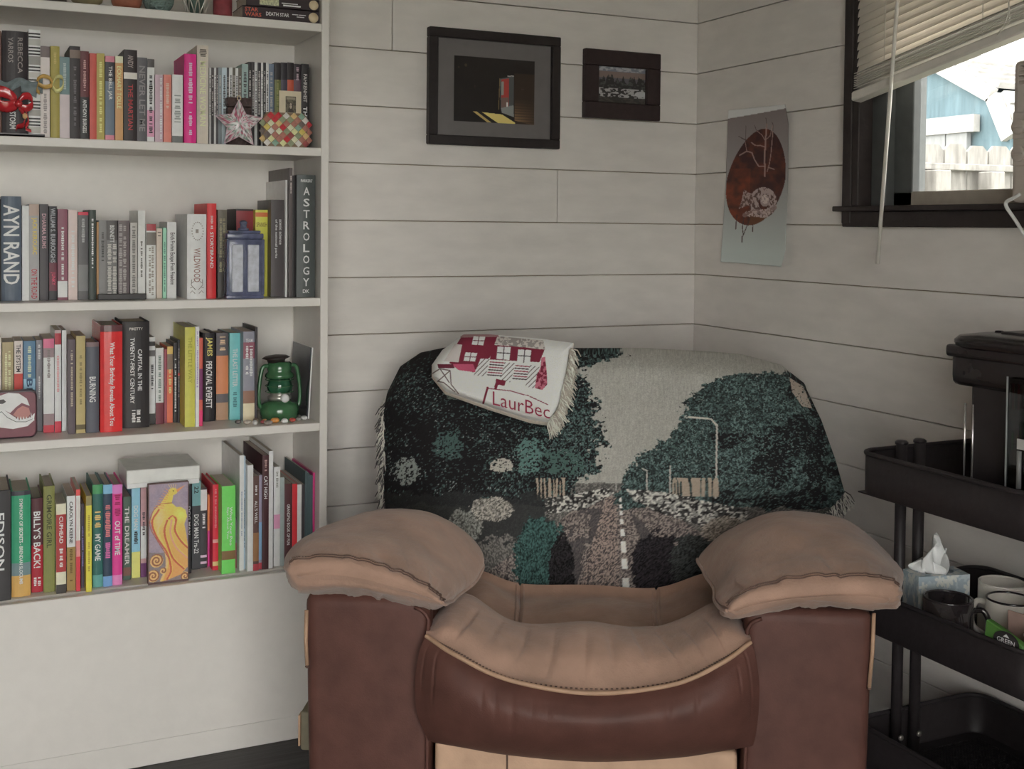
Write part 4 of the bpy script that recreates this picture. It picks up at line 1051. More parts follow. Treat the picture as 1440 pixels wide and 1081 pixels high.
build('door_seam', MB().box(-.0012, .0012, -.001, .004, .01, h1 - .004), blue, cbx)

# WILDWOOD wreath and antlers are raised prints on that book
bk = [o for o in bpy.data.objects if o.name.startswith('book') and 'antlers' in o.get('label', '')][0]
zt_ = max(v.co.z for v in bk.data.vertices); wd = max(v.co.x for v in bk.data.vertices)
wm = mat((118, 110, 106), .6, 0)
mb = MB()
for k in range(20):
    q = 2 * math.pi * k / 20; r_ = .0145
    mb.box(.001 + r_ * math.cos(q) * .8 - .0011, .001 + r_ * math.cos(q) * .8 + .0011, -.0049, -.0045, zt_ * .8 + r_ * 1.3 * math.sin(q) - .001, zt_ * .8 + r_ * 1.3 * math.sin(q) + .001)
mb.lathe([(.001, 0), (.004, .0003)], 10) if False else None
mb.box(-.003, .003, -.0049, -.0045, zt_ * .8 - .004, zt_ * .8 + .004)
for s_ in (-1, 1):
    for L in ([(.003, .02), (.012, .03), (.011, .042)], [(.008, .026), (.014, .024)], [(.011, .034), (.006, .038)], [(.004, .012), (.010, .018), (.0135, .013)]):
        mb.tube([(s_ * x_, -.0046, z_) for x_, z_ in L], .0006, 4)
build('spine_emblem', mb, wm, bk)

# red tin with white animal head print
a, b = sx(4, -24, .035)[0], sx(4, 53, .035)[0]; w = (b - a) / 2
tn = thing('red_tin', ((a + b) / 2, BF + .045, SZ[4]), 'dark red rounded tin with white animal head print', 'tin')
zt = at(1, BF + .05, 25, 549)[2] - SZ[4]
def rrect(w, h, r, n=6):
    P = []
    for cx, cz, q0 in ((w - r, r, -math.pi / 2), (w - r, h - r, 0), (-w + r, h - r, math.pi / 2), (-w + r, r, math.pi)):
        P += [(cx + r * math.cos(q0 + math.pi / 2 * i / n), cz + r * math.sin(q0 + math.pi / 2 * i / n)) for i in range(n + 1)]
    return P
build('case', MB().prism(rrect(w, zt, .013), .028, lambda u, v, t: (u, t, v)), mat((56, 40, 46), .3), tn, bevel=.003)
build('lid_face', MB().prism(rrect(w - .003, zt - .006, .011), .002, lambda u, v, t: (u, -.002 + t, v + .003)), mat((98, 46, 58), .3, .1), tn, bevel=.0008, seg=1)
def flat(name, pts, m, parent, y, t=.0006, sc=None):
    return build(name, MB().prism(pts, t, lambda u, v, q: (u, y + q, v)), m, parent)
def tp(px, py): 
    q = at(1, BF + .043, px, py); return (q[0] - tn.location[0], q[2] - tn.location[2])
def zz5(x_, y_): return tp(x_ / 4.9125, 430 + y_ / 4.9125)
flat('head_print', [zz5(*q) for q in ((-60, 780), (0, 840), (90, 850), (190, 830), (235, 790), (240, 740), (210, 770), (130, 790), (90, 760), (30, 720), (70, 740), (110, 700), (150, 670), (205, 690), (185, 640), (130, 605), (60, 600), (0, 620), (-70, 640))], mat((176, 174, 176), .4), tn, -.0028)
flat('mouth_print', [zz5(*q) for q in ((90, 752), (120, 712), (155, 690), (200, 705), (210, 745), (190, 772), (140, 780))], mat((150, 96, 92), .4), tn, -.0032)
flat('eye_print', [zz5(*q) for q in ((-10, 650), (25, 645), (42, 662), (20, 676), (-10, 676))], mat((56, 50, 52), .4), tn, -.0034)
mb = MB()
for i in range(6): 
    x_ = 95 + i * 20
    mb.prism([zz5(x_, 785 + 2 * math.sin(i)), zz5(x_ + 16, 785), zz5(x_ + 8, 762)], .0006, lambda u, v, q: (u, -.0036 + q, v))
for x_, y_ in ((212, 742), (226, 750)): mb.prism([zz5(x_, y_ + 40), zz5(x_ + 12, y_ + 40), zz5(x_ + 2, y_ - 10)], .0006, lambda u, v, q: (u, -.0036 + q, v))
build('teeth_print', mb, mat((206, 204, 204), .4), tn)
build('outline_print', MB().tube([(*zz5(x_, y_)[:1], -.003, zz5(x_, y_)[1]) for x_, y_ in ((-40, 750), (10, 730), (50, 770), (110, 800), (180, 800), (235, 775))], .0006, 5), mat((50, 44, 46), .4), tn)

# green lantern
ly = BF + .088
lc = at(1, ly, 393, 560)
gz = lambda py: at(1, ly, 396, py)[2] - SZ[4]
pxm = (ly - CAM[1]) / FPX * 1.10
gre = mat((44, 86, 54), .2, .12, .05, 60, .7, coat=.6, name='green_enamel'); gdark = mat((36, 30, 30), .4, .2); silver = mat((150, 146, 140), .3, .1, metal=.7)
ln = thing('hurricane_lantern', (lc[0], ly, SZ[4]), 'green enamel hurricane lantern with side tubes beside the stones', 'lantern')
R = lambda px_: px_ * pxm
build('fuel_tank', MB().lathe([(R(22), 0), (R(24.5), .003), (R(25.5), .022), (R(23.5), .034), (R(17), .041), (R(13), .043)], 32), gre, ln)
build('filler_cap', MB().lathe([(.001, 0), (.0095, .0), (.0095, .005), (.004, .007)], 18), mat((186, 182, 176), .4), ln, loc=(.004, -R(18), .05)).rotation_euler = (math.pi / 2, 0, 0)
build('burner', MB().lathe([(R(12), .043), (R(15), .045), (R(15), .052), (R(11), .055), (R(13), .059)], 24), silver, ln)
build('glass_globe', MB().lathe([(R(11), .057), (R(15.5), .064), (R(16.5), .074), (R(14), .087), (R(11), .093)], 28), mat((26, 74, 50), .06, .1, spec=.8, coat=.8, name='green_glass'), ln)
for z_ in (.062, .075, .089): build('guard_wire', MB().tube([(R(18) * math.cos(q), R(18) * math.sin(q), z_) for q in np.linspace(0, 2 * math.pi, 25)[:-1]], .0011, 6, closed=True), gre, ln)
build('chimney', MB().lathe([(R(17), .092), (R(19), .096), (R(18), .102), (R(15), .106), (R(16), .112), (R(15), .126), (R(12), .129)], 28), gre, ln)
build('cap', MB().lathe([(R(11), .128), (R(12), .134), (R(18), .138), (R(14), .142), (R(2), .145)], 24), gdark, ln).rotation_euler = (0, -.06, 0)
for s_ in (-1, 1):
    build('side_tube', MB().tube([(s_ * x_ * pxm, 0, z_) for x_, z_ in cr(np.array([(15, .120), (21, .118), (24, .104), (27, .062), (26, .032), (21, .024)]), 20)], .0046, 10), gre, ln)
# booklet leaning behind the lantern
a, b = at(1, -.09, 404, 540), at(1, -.2, 432, 540)
lb = thing('dark_booklet', (b[0] + .0045, -.175, SZ[4] + .001), 'dark glossy booklet leaning beside the green lantern', 'booklet')
h = at(1, -.17, 425, 488)[2] - SZ[4]
build('cover', MB().box(-.004, -.001, -.02, .13, 0, h), mat((48, 50, 56), .15, .4, scale=14), lb)
build('pages', MB().box(-.001, .002, -.02, .13, 0, h), mat((196, 192, 190), .8), lb)
lb.rotation_euler = (0, .05, 0)
# stones and shells
pile = [(352, 590, .010, (150, 140, 130), 'pale rounded pebble on the lantern shelf'), (362, 583, .011, (120, 112, 106), 'grey mottled stone next to the pale pebble'), (357, 594, .008, (206, 200, 190), 'small white shell on the lantern shelf'),
        (372, 585, .009, (96, 80, 70), 'dark brown stone at the lantern base'), (380, 582, .009, (170, 110, 50), 'orange amber stone at the lantern base'), (388, 580, .008, (150, 60, 50), 'small red stone at the lantern base'), (378, 590, .007, (140, 60, 66), 'dark red bead at the shelf edge'),
        (392, 588, .0085, (186, 180, 176), 'white crystal lying at the lantern base'), (402, 583, .009, (190, 192, 192), 'clear quartz lying near the dark booklet'), (384, 588, .006, (176, 130, 80), 'tiny honey coloured stone'), (344, 592, .007, (84, 78, 76), 'small charcoal pebble beside the shore book'), (397, 577, .007, (130, 126, 120), 'small grey stone touching the lantern')]
spots = np.array([at(2, SZ[4] + r_ * .6, px, py)[:2] for px, py, r_, _, _ in pile]); rad = np.array([r_ * 1.22 for _, _, r_, _, _ in pile])
for it in range(400):                           # let the stones settle beside each other and the lantern
    for i in range(len(pile)):
        for j in range(i):
            d = spots[i] - spots[j]; g = rad[i] + rad[j] - np.linalg.norm(d)
            if g > 0: d = d / (np.linalg.norm(d) + 1e-9) * g * .5; spots[i] += d; spots[j] -= d
        d = spots[i] - np.array([lc[0], ly]); g = rad[i] + .0485 - np.linalg.norm(d)
        if g > 0: spots[i] += d / np.linalg.norm(d) * g
        spots[i][1] = min(max(spots[i][1], BF + rad[i] + .001), -.199); spots[i][0] = min(max(spots[i][0], -1.33), -1.172)
for i, (px, py, r_, col, lab) in enumerate(pile):
    rg = np.random.default_rng(i)
    mb = MB(); bm = bmesh.new(); bmesh.ops.create_icosphere(bm, subdivisions=2, radius=r_)
    s_ = rg.uniform(.7, 1.08, 3); s_[2] *= .65
    for v in bm.verts: v.co = Vector((v.co.x * s_[0], v.co.y * s_[1], v.co.z * s_[2])) * (1 + .25 * (vnoise(v.co.x / r_ * 1.3 + i, v.co.y / r_ * 1.3 + v.co.z / r_, i) - .5))
    mnz = min(v.co.z for v in bm.verts)
    mb.add([tuple(v.co - Vector((0, 0, mnz))) for v in bm.verts], [tuple(v.index for v in f.verts) for f in bm.faces], 0, True); bm.free()
    tag(build('shell' if 'shell' in lab else 'stone', mb, mat(col, .3, .3, .1, 150, .5), loc=(spots[i][0], spots[i][1], SZ[4])), lab, 'shell' if 'shell' in lab else 'stone', 'stones and shells by the lantern')

# firebird picture: small painted canvas leaning on the books
a, b = at(1, BF + .012, 208, 750), at(1, BF + .012, 265, 750); w = (b[0] - a[0]) / 2
fz = at(1, BF + .014, 236, 678)[2] - SZ[5]
fb_ = thing('firebird_canvas', ((a[0] + b[0]) / 2, BF + .009, SZ[5]), 'small canvas painting of a golden firebird leaning on books', 'painting')
build('canvas_block', MB().box(-w, w, 0, .012, 0, fz), mat((90, 70, 66), .7), fb_, bevel=.001, seg=1)
def fire(U, V):
    X, Y = U * 235 + 975, V * 650 + 290            # close view units
    p = Paint(X, Y, (124, 116, 134))
    p.c += (fbm(X / 40, Y / 40, 2)[..., None] - .5) * 18
    p.fill(Y > 760, (104, 96, 92))
    x = 522 + U * 146; y = 618 + V * 357; p.X, p.Y = x, y      # close view units
    bgm = fbm(x / 30, y / 30, 6)[..., None]
    p.c = lerp(np.array([122., 112, 132]), np.array([146., 128, 138]), bgm); p.fill(y > 860 + (x - 522) * .1, (108, 96, 92), .7)
    org, yel, red_, crm, pnk = (196, 124, 78), (206, 166, 74), (168, 74, 60), (206, 160, 104), (190, 128, 110)
    dist = lambda cx, cy, rx, ry: np.exp(-(((x - cx) / rx) ** 2 + ((y - cy) / ry) ** 2))
    body = p.inside([(628, 648), (612, 664), (606, 690), (622, 706), (640, 708), (656, 720), (662, 744), (652, 770), (660, 812), (666, 860), (664, 925), (640, 950), (600, 962), (566, 970), (588, 930), (592, 880), (570, 830), (540, 790), (530, 750), (540, 715), (566, 690), (584, 662), (600, 646), (614, 638)])
    p.fill(body, yel); p.c = np.where(body[..., None], lerp(p.c, np.array(org, float), np.clip(((y - 700) / 230)[..., None], 0, 1) * .8), p.c)
    p.fill(dist(560, 740, 22, 50) * body, crm); p.fill(dist(640, 735, 24, 26) * body, (216, 184, 84))
    for i, L in enumerate(([(590, 752), (580, 790), (592, 840), (612, 890), (650, 930)], [(606, 752), (602, 800), (622, 850), (662, 892)], [(572, 752), (556, 790), (580, 850), (588, 910), (568, 965)], [(560, 712), (536, 752), (552, 806), (590, 868), (604, 930), (590, 962)], [(616, 760), (626, 810), (664, 850)], [(596, 746), (610, 738), (622, 752), (618, 790), (640, 830), (664, 856)])):
        p.line([tuple(q_) for q_ in cr(np.array(L, float), 24)], 7, (red_, pnk, crm, red_, crm, red_)[i], .85); p.line([tuple(q_) for q_ in cr(np.array(L, float) + [5, 0], 24)], 3, yel, .8)
    p.line([tuple(q_) for q_ in cr(np.array([(606, 690), (560, 694), (532, 730), (530, 772), (560, 830), (598, 890)], float), 30)], 3, (150, 84, 60), .8)
    p.ell(610, 650, 17, 13, yel); p.ell(612, 648, 2.4, 2, (70, 44, 40)); p.poly([(622, 644), (656, 630), (626, 655)], org)
    for k in range(9): p.line([(600 - k * 3, 650 + k * 7), (584 - k * 5, 638 + k * 8)], 2, org)
    for k in range(4): p.line([(604 + k * 5, 640), (594 + k * 9, 624)], 1.8, crm)
    for cx, cy, r_ in ((552, 892, 24), (540, 945, 22), (655, 958, 16), (576, 930, 12)):
        rr_ = np.hypot(x - cx, y - cy); th = np.arctan2(y - cy, x - cx)
        p.fill(rr_ < r_, (132, 84, 62)); p.fill((np.sin(th + rr_ * .55) > .0) & (rr_ < r_), (196, 150, 96))
    p.fill((y > 968) | (x < 525) | (x > 665) | (y < 621), (86, 66, 66))
    p.c += (fbm(x / 4, y / 4, 9)[..., None] - .5) * 14
    return p.out()
paint_grid('painting_print', lambda U, V: np.stack([lerp(-w, w, U), U * 0 - .0006, lerp(fz, 0, V)], -1), 110, 220, fire, PRINT_PAPER, fb_)
# white box lying on the books
y0 = BF + .035
a, b = at(1, y0, 178, 670), at(1, y0, 281, 665)
zt, z0 = at(1, y0, 230, 658)[2], at(1, y0, 230, 680)[2]
tops = [o for o in bpy.data.objects if o.get('category') in ('book', 'folder') and abs(o.location.z - SZ[5]) < 1e-4 and a[0] - .01 < o.location.x < b[0] + .01]
z0 = max(o.location.z + max(v.co.z for v in o.data.vertices) for o in tops) + .0006
wb = thing('white_box', ((a[0] + b[0]) / 2, y0, z0), 'flat white box lying on top of the comic books', 'box')
w = (b[0] - a[0]) / 2; hh = max(zt - z0, .03)
build('box_base', MB().box(-w + .001, w - .001, .001, .14, 0, hh * .9), mat((196, 194, 188), .5), wb, bevel=.001, seg=1)
build('box_lid', MB().box(-w, w, 0, .141, hh * .25, hh), mat((176, 176, 172), .45), wb, bevel=.0015, seg=1)
# ------------------------------------------------------------------ recliner armchair in the corner
CO = np.array([-.916, -1.049, 0.0]); CA = -.513
_ca, _sa = math.cos(CA), math.sin(CA)
L2W = np.array([[_ca, -_sa, 0], [_sa, _ca, 0], [0, 0, 1]])
_o = L2W.T @ (CAM - CO)
def ch(Y, px, py):
    """armchair coordinates (X right, Y back, Z up) on the plane Y of the point measured at (px, py)"""
    px, py, Y = np.broadcast_arrays(np.asarray(px, float), np.asarray(py, float), np.asarray(Y, float))
    d = np.stack([(px - 720) / FPX, np.ones_like(px), -(py - 540.5 - SHIFT_PX) / FPX], -1) @ (L2W.T @ ROT).T
    t = (Y - _o[1]) / d[..., 1]
    return _o + t[..., None] * d
chair = empty('recliner_armchair', CO, CA)
tag(chair, 'brown leather recliner armchair with puffy arm pads in the corner', 'armchair')
leather = mat((70, 42, 36), .55, .16, .16, 22, .3, name='dark_brown_leather', bump2=.10, scale2=420, dist=.006)
suede = mat((130, 101, 86), .75, .16, .35, 13, .25, name='tan_brown_suede', bump2=.1, scale2=260, sheen=.25, dist=.025)
tan = mat((150, 120, 98), .7, .12, .15, 18, .25, name='light_tan_suede', bump2=.06, scale2=300, dist=.008)
weltm = mat((136, 106, 84), .6, .1, name='tan_welt'); stitch = mat((72, 52, 44), .7, 0, name='stitching')

# arm bodies
def rbox(name, x0, x1, y0, y1, z0, z1, m, r, parent=chair, seg=4, taper=None):
    mb = MB().box(x0, x1, y0, y1, z0, z1)
    if taper: mb.v = [taper(*v) for v in mb.v]
    return build(name, mb, m, parent, bevel=r, seg=seg)
for s_, xo, xi in ((-1, -.484, -.268), (1, .472, .262)):
    o = rbox('arm_front', min(xo, xi), max(xo, xi), -.004, .05, .03, .505, leather, .022, taper=lambda x, y, z: (x * (1 - .02 * (z < .1)), y, z))
    rbox('arm_side', min(xo * .985, xi), max(xo * .985, xi), .045, .44, .03, .505, leather, .02)
    # welt along the front edge of the arm
    c = []
    for q in np.linspace(0, 1, 30):
        if q < .45: c.append((xi - s_ * -.002, -.006, .05 + q / .45 * .41))
        elif q < .6:
            a = (q - .45) / .15 * math.pi / 2; c.append((xi + s_ * .03 * (1 - math.cos(a)), -.006, .46 + .03 * math.sin(a)))
    build('arm_welt', MB().tube(c, .0035, 6), leather, chair)
ws = [ch(-.006, *q) for q in ((431, 858), (430, 900), (432, 935))]
build('welt_strip', MB().tube(ws, .0035, 6), weltm, chair)
ws = [ch(-.006, *q) for q in ((1229, 862), (1227, 915), (1222, 968))]
build('welt_strip', MB().tube(ws, .0035, 6), weltm, chair)
for q in ((432, 936), (1222, 967)):
    p_ = ch(-.007, *q); build('tack', MB().lathe([(.001, -.004), (.004, -.001), (.001, .003)], 10), stitch, chair, loc=p_)

# arm pads: closed loops lofted from front to back
def pad(name, rings, m, nu=144, nv=72, wr=0, seed=0):
    R_ = []
    for Y, pts in rings:
        R_.append(cr_closed(ch(Y, [p[0] for p in pts], [p[1] for p in pts]), nu))
    # the front closes on the midline of the first loop
    c0 = ch(rings[0][0] - .005, [(pts0[0] + rings[0][1][11 - i][0]) / 2 for i, pts0 in enumerate(rings[0][1])], [(pts0[1] + rings[0][1][11 - i][1]) / 2 for i, pts0 in enumerate(rings[0][1])])
    R_ = [cr_closed(c0, nu)] + R_
    G = cr(np.array(R_), nv)
    uu = np.arange(nu)[None, :]; vv = np.arange(nv)[:, None]
    # fine folds
    n = fbm(G[..., 0] * 14 + seed, G[..., 1] * 10 + G[..., 2] * 9, seed) - .5
    ctr = G.mean(1, keepdims=True); d = G - ctr; d /= np.linalg.norm(d, axis=-1, keepdims=True) + 1e-9
    fall = np.clip((np.arange(nv) - 3) / 6, 0, 1)[:, None, None]
    gather = (fbm(uu * .42 + vv * .03, vv * .07 + 0 * uu, seed + 4, 2) - .5) * np.exp(-((vv - 24) / 8.0) ** 2) * .02
    G = G + d * (n[..., None] * .012) * fall + d * gather[..., None]
    cap1 = G[-1].mean(0)
    mb = MB().grid(G, wrap=True)
    b0 = len(mb.v); mb.v += [tuple(cap1)]
    a, b = G.shape[:2]
    for j in range(b):
        mb.f += [(b0, (a - 1) * b + j, (a - 1) * b + (j + 1) % b)]; mb.m += [0]; mb.sm += [True]
    return build(name, mb, m, chair, weld=.00005), G
padL = [
 (-.062, [(420, 806), (470, 800), (530, 810), (580, 826), (606, 838), (612, 843), (606, 843), (580, 835), (530, 824), (480, 815), (440, 815), (424, 814)]),
 (-.055, [(408, 796), (470, 786), (535, 799), (585, 818), (612, 836), (621, 846), (612, 848), (580, 841), (530, 832), (480, 824), (440, 825), (415, 823)]),
 (-.030, [(404, 790), (462, 774), (535, 788), (588, 808), (616, 830), (627, 846), (614, 853), (580, 846), (530, 837), (480, 829), (440, 832), (412, 828)]),
 (.03, [(403, 786), (450, 758), (520, 762), (584, 784), (620, 812), (636, 838), (616, 858), (580, 854), (530, 846), (480, 838), (440, 836), (408, 822)]),
 (.12, [(404, 781), (440, 752), (500, 742), (570, 752), (618, 780), (650, 822), (620, 850), (580, 852), (530, 846), (480, 838), (440, 832), (410, 812)]),
 (.21, [(412, 776), (440, 749), (496, 727), (565, 727), (622, 750), (668, 806), (640, 832), (580, 832), (530, 828), (480, 822), (440, 816), (418, 802)]),
 (.30, [(424, 772), (450, 748), (500, 724), (560, 716), (628, 732), (682, 782), (650, 812), (590, 815), (540, 812), (490, 806), (450, 802), (430, 794)]),
 (.37, [(436, 772), (462, 748), (505, 727), (560, 718), (622, 730), (672, 768), (650, 792), (590, 798), (540, 795), (490, 792), (460, 788), (442, 782)]),
 (.42, [(455, 778), (475, 757), (510, 742), (560, 735), (610, 745), (645, 768), (630, 782), (590, 786), (540, 785), (500, 782), (475, 781), (460, 781)]),
]
_, GL = pad('arm_pad', padL, suede, seed=3)
padR = [
 (-.062, [(1034, 856), (1060, 846), (1110, 838), (1170, 834), (1220, 832), (1250, 838), (1246, 848), (1215, 845), (1165, 842), (1110, 846), (1065, 855), (1040, 861)]),
 (-.055, [(1026, 852), (1056, 832), (1110, 822), (1170, 817), (1225, 815), (1262, 826), (1262, 846), (1222, 851), (1165, 847), (1110, 850), (1064, 860), (1034, 866)]),
 (-.030, [(1020, 850), (1050, 826), (1110, 808), (1170, 802), (1226, 802), (1266, 820), (1264, 852), (1224, 858), (1165, 853), (1110, 856), (1060, 866), (1026, 869)]),
 (0.03, [(1012, 842), (1040, 812), (1100, 788), (1165, 780), (1222, 784), (1267, 812), (1264, 838), (1224, 850), (1165, 848), (1110, 850), (1056, 858), (1022, 852)]),
 (0.12, [(1004, 828), (1034, 786), (1090, 756), (1150, 750), (1210, 757), (1266, 800), (1260, 804), (1220, 820), (1165, 822), (1110, 824), (1056, 826), (1016, 816)]),
 (0.21, [(992, 808), (1020, 766), (1080, 734), (1140, 729), (1200, 740), (1258, 786), (1250, 786), (1214, 804), (1160, 808), (1110, 808), (1050, 806), (1004, 796)]),
 (0.3, [(982, 788), (1012, 754), (1070, 726), (1130, 720), (1190, 733), (1246, 776), (1236, 779), (1206, 794), (1160, 798), (1110, 796), (1050, 792), (998, 782)]),
 (0.37, [(986, 780), (1016, 752), (1066, 729), (1120, 722), (1180, 735), (1232, 770), (1222, 777), (1196, 788), (1156, 790), (1110, 788), (1050, 784), (1002, 777)]),
 (0.42, [(1010, 780), (1030, 762), (1070, 744), (1115, 738), (1165, 748), (1210, 772), (1204, 780), (1180, 787), (1150, 787), (1110, 785), (1060, 782), (1020, 780)]),
]
_, GR = pad('arm_pad', padR, suede, seed=9)
# seam of stitches just above the front roll of each pad
def seam(Gp, ring, j0, j1, name='pad_seam'):
    P = Gp[ring, j0:j1]
    ctr = Gp[ring].mean(0)
    P = P + (P - ctr) / np.linalg.norm(P - ctr, axis=1, keepdims=True) * .0006
    build(name, MB().tube(P, .0011, 6), stitch, chair)
    mb = MB()
    for i in range(0, len(P) - 1):
        for f in (.2, .7):
            q = lerp(P[i], P[i + 1], f); mb.box(q[0] - .002, q[0] + .002, q[1] + .004, q[1] + .005, q[2] + .0018, q[2] + .0034)
    build('stitches', mb, stitch, chair)
seam(GL, 19, 0, 62); seam(GR, 19, 0, 62)
build('pad_welt', MB().tube([tuple(p_) for p_ in GL[15:58, 64] + np.array([.002, 0, 0])], .003, 6), suede, chair)
build('pad_welt', MB().tube([tuple(p_) for p_ in GR[15:58, 140] - np.array([.002, 0, 0])], .003, 6), suede, chair)

# seat cushion (tan top, dark front roll): rows measured from rear to front, seven stations each
def rowpts(row, n):
    P = ch([r[2] for r in row], [r[0] for r in row], [r[1] for r in row]); return cr(P, n)
NU = 200
top_rows = [
 [(618, 880, .30), (650, 862, .30), (720, 900, .27), (830, 905, .26), (930, 905, .27), (1000, 872, .30), (1040, 880, .30)],
 [(618, 862, .22), (652, 838, .22), (724, 878, .20), (830, 884, .19), (930, 886, .20), (1000, 852, .22), (1036, 866, .22)],
 [(610, 862, .14), (655, 836, .14), (726, 874, .13), (830, 874, .13), (925, 880, .13), (1005, 848, .14), (1042, 862, .14)],
 [(604, 872, .06), (650, 854, .06), (730, 886, .06), (830, 885, .06), (930, 892, .06), (1010, 862, .06), (1050, 876, .06)],
 [(600, 884, .0), (645, 880, -.01), (730, 915, -.01), (830, 915, -.01), (940, 918, -.01), (1014, 885, -.01), (1054, 890, .0)],
 [(599, 890, -.02), (642, 905, -.04), (720, 944, -.05), (830, 955, -.05), (945, 948, -.05), (1016, 914, -.04), (1056, 898, -.02)],
 [(599, 894, -.03), (640, 921, -.06), (715, 956, -.072), (830, 975, -.075), (945, 963, -.072), (1014, 933, -.06), (1056, 903, -.03)],
]
Rt = np.array([rowpts(r, NU) for r in top_rows]); Gt = cr(Rt, 64)
# pull folds that fan out from the crest towards the front seam
U = np.linspace(-1, 1, NU)[None, :]; V = np.linspace(0, 1, 64)[:, None]
fold = np.zeros((64, NU))
for k, u0 in enumerate((-.66, -.5, -.34, -.18, -.02, .1, .24, .38, .52, .66)):
    uu = u0 * (.6 + .55 * V); fold -= np.exp(-((U - uu) / .016) ** 2) * np.clip(1 - abs(V - (.62 + .05 * math.sin(k * 5))) / (.24 + .06 * math.sin(k * 3.1)), 0, 1)
Gt[..., 2] += fold * .007 + (fbm(U * 6 + 0 * V, V * 5 + 0 * U, 5) - .5) * .008 * np.sin(np.pi * V)
build('seat_cushion', MB().grid(Gt), suede, chair)
fr_rows = [top_rows[-1],
 [(590, 915, -.035), (632, 940, -.075), (710, 976, -.092), (830, 994, -.096), (950, 982, -.092), (1022, 952, -.075), (1063, 925, -.035)],
 [(584, 955, -.035), (630, 975, -.085), (710, 1003, -.105), (830, 1018, -.11), (950, 1008, -.105), (1026, 985, -.085), (1068, 965, -.035)],
 [(586, 1000, -.035), (630, 1015, -.075), (710, 1035, -.092), (830, 1045, -.096), (950, 1040, -.092), (1026, 1022, -.075), (1066, 1010, -.035)],
 [(600, 1036, -.02), (640, 1046, -.05), (715, 1058, -.06), (830, 1066, -.064), (950, 1062, -.06), (1020, 1052, -.05), (1060, 1045, -.02)],
 [(610, 1044, .0), (645, 1050, -.01), (718, 1062, -.012), (830, 1071, -.014), (945, 1066, -.012), (1016, 1056, -.01), (1052, 1050, .0)]]
Gf = cr(np.array([rowpts(r, NU) for r in fr_rows]), 48)
Vf = np.linspace(0, 1, 48)[:, None]
fold = np.zeros((48, NU))
for k, u0 in enumerate((-.93, -.8, -.45, -.38, -.3, -.22, -.16, .3, .45, .78, .9)):
    fold += np.exp(-((U - u0) / .012) ** 2) * np.clip(1 - abs(Vf - .3) / (.25 + .1 * math.sin(k * 2)), 0, 1)
Gf[..., 1] += fold * .003
build('seat_front', MB().grid(Gf), leather, chair)
pip = Gt[-1] + np.array([0, -.001, .001])
build('seat_welt', MB().tube([tuple(p_) for p_ in pip], .0038, 8), weltm, chair)
mb = MB()
for i in range(2, NU - 1, 2):
    q = Gt[-5, i]; mb.box(q[0] - .002, q[0] + .002, q[1] - .003, q[1] - .001, q[2] - .0005, q[2] + .0012)
build('stitches', mb, stitch, chair)
# rear of the seat: three panels with seams between them
rear_rows = [
 [(600, 800, .445), (668, 800, .445), (732, 820, .445), (830, 822, .445), (922, 826, .445), (990, 806, .445), (1050, 800, .445)],
 [(605, 822, .435), (668, 810, .43), (732, 836, .42), (830, 838, .415), (922, 842, .42), (986, 818, .43), (1050, 822, .435)],
 [(610, 850, .40), (672, 822, .40), (732, 850, .36), (830, 852, .35), (922, 856, .36), (984, 832, .40), (1045, 850, .40)],
 [(615, 876, .30), (675, 850, .32), (730, 876, .28), (830, 880, .27), (924, 882, .28), (985, 856, .32), (1040, 876, .30)],
 [(620, 895, .22), (680, 880, .24), (728, 905, .20), (830, 908, .19), (926, 908, .20), (985, 884, .24), (1035, 895, .22)]]
Gr = cr(np.array([rowpts(r, NU) for r in rear_rows]), 40)
for j in (66, 133): 
    Gr[:, j, 2] -= .006
build('seat_panel', MB().grid(Gr[:, :67]), suede, chair); build('seat_panel', MB().grid(Gr[:, 66:134]), suede, chair); build('seat_panel', MB().grid(Gr[:, 133:]), suede, chair)
for j in (64, 68, 131, 135):
    build('seat_seam', MB().tube([tuple(p_) for p_ in Gr[2:36, j] + np.array([0, 0, .0015])], .0022, 6), suede, chair)
# footrest panel and base
rbox('footrest', -.258, .252, -.004, .03, .04, .262, tan, .012)
a_ = ch(-.006, 713, 1075)[0]
build('footrest_seam', MB().tube([(a_, -.0052, .05), (a_, -.0052, .25)], .0016, 6), stitch, chair)
rbox('seat_frame', -.262, .256, .03, .44, .05, .30, leather, .01)
rbox('base_rail', -.5, -.47, .30, .62, .005, .055, mat((84, 78, 66), .6, .1), .006)
rbox('recline_lever', -.506, -.476, .06, .22, .205, .275, mat((96, 90, 74), .6, .1), .006)
rbox('lever_edge', -.5085, -.505, .055, .075, .215, .27, weltm, .001)
rbox('base_rail', .455, .485, .10, .62, .005, .055, mat((84, 78, 66), .6, .1), .006)
rbox('base_rail', -.47, .455, .40, .44, .005, .045, mat((84, 78, 66), .6, .1), .006)

# ------------------------------------------------------------------ woven throw over the back: a measured patch with its own depth
def poly1(P, t):
    P = np.asarray(P, float); k = np.linspace(0, 1, len(P)) if P.shape[1] == 2 else P[:, 0]
    Q = P[:, -2:]
    return np.stack([np.interp(t, k, Q[:, 0]), np.interp(t, k, Q[:, 1])], -1)
Lft = [(0, 640, 852), (.22, 548, 752), (.36, 541, 690), (.6, 542, 625), (.8, 540, 585), (1, 546, 556)]
Rgt = [(0, 985, 848), (.12, 1080, 775), (.24, 1150, 728), (.34, 1186, 694), (.6, 1172, 645), (.8, 1153, 592), (1, 1132, 548)]
Top = [(0, 546, 556), (.03, 562, 524), (.07, 590, 505), (.12, 630, 497), (.25, 720, 497), (.45, 805, 499), (.62, 905, 499), (.76, 1000, 504), (.84, 1045, 508), (.93, 1100, 523), (1, 1132, 548)]
Bot = [(0, 640, 852), (.25, 735, 848), (.55, 830, 849), (.8, 920, 851), (1, 985, 848)]
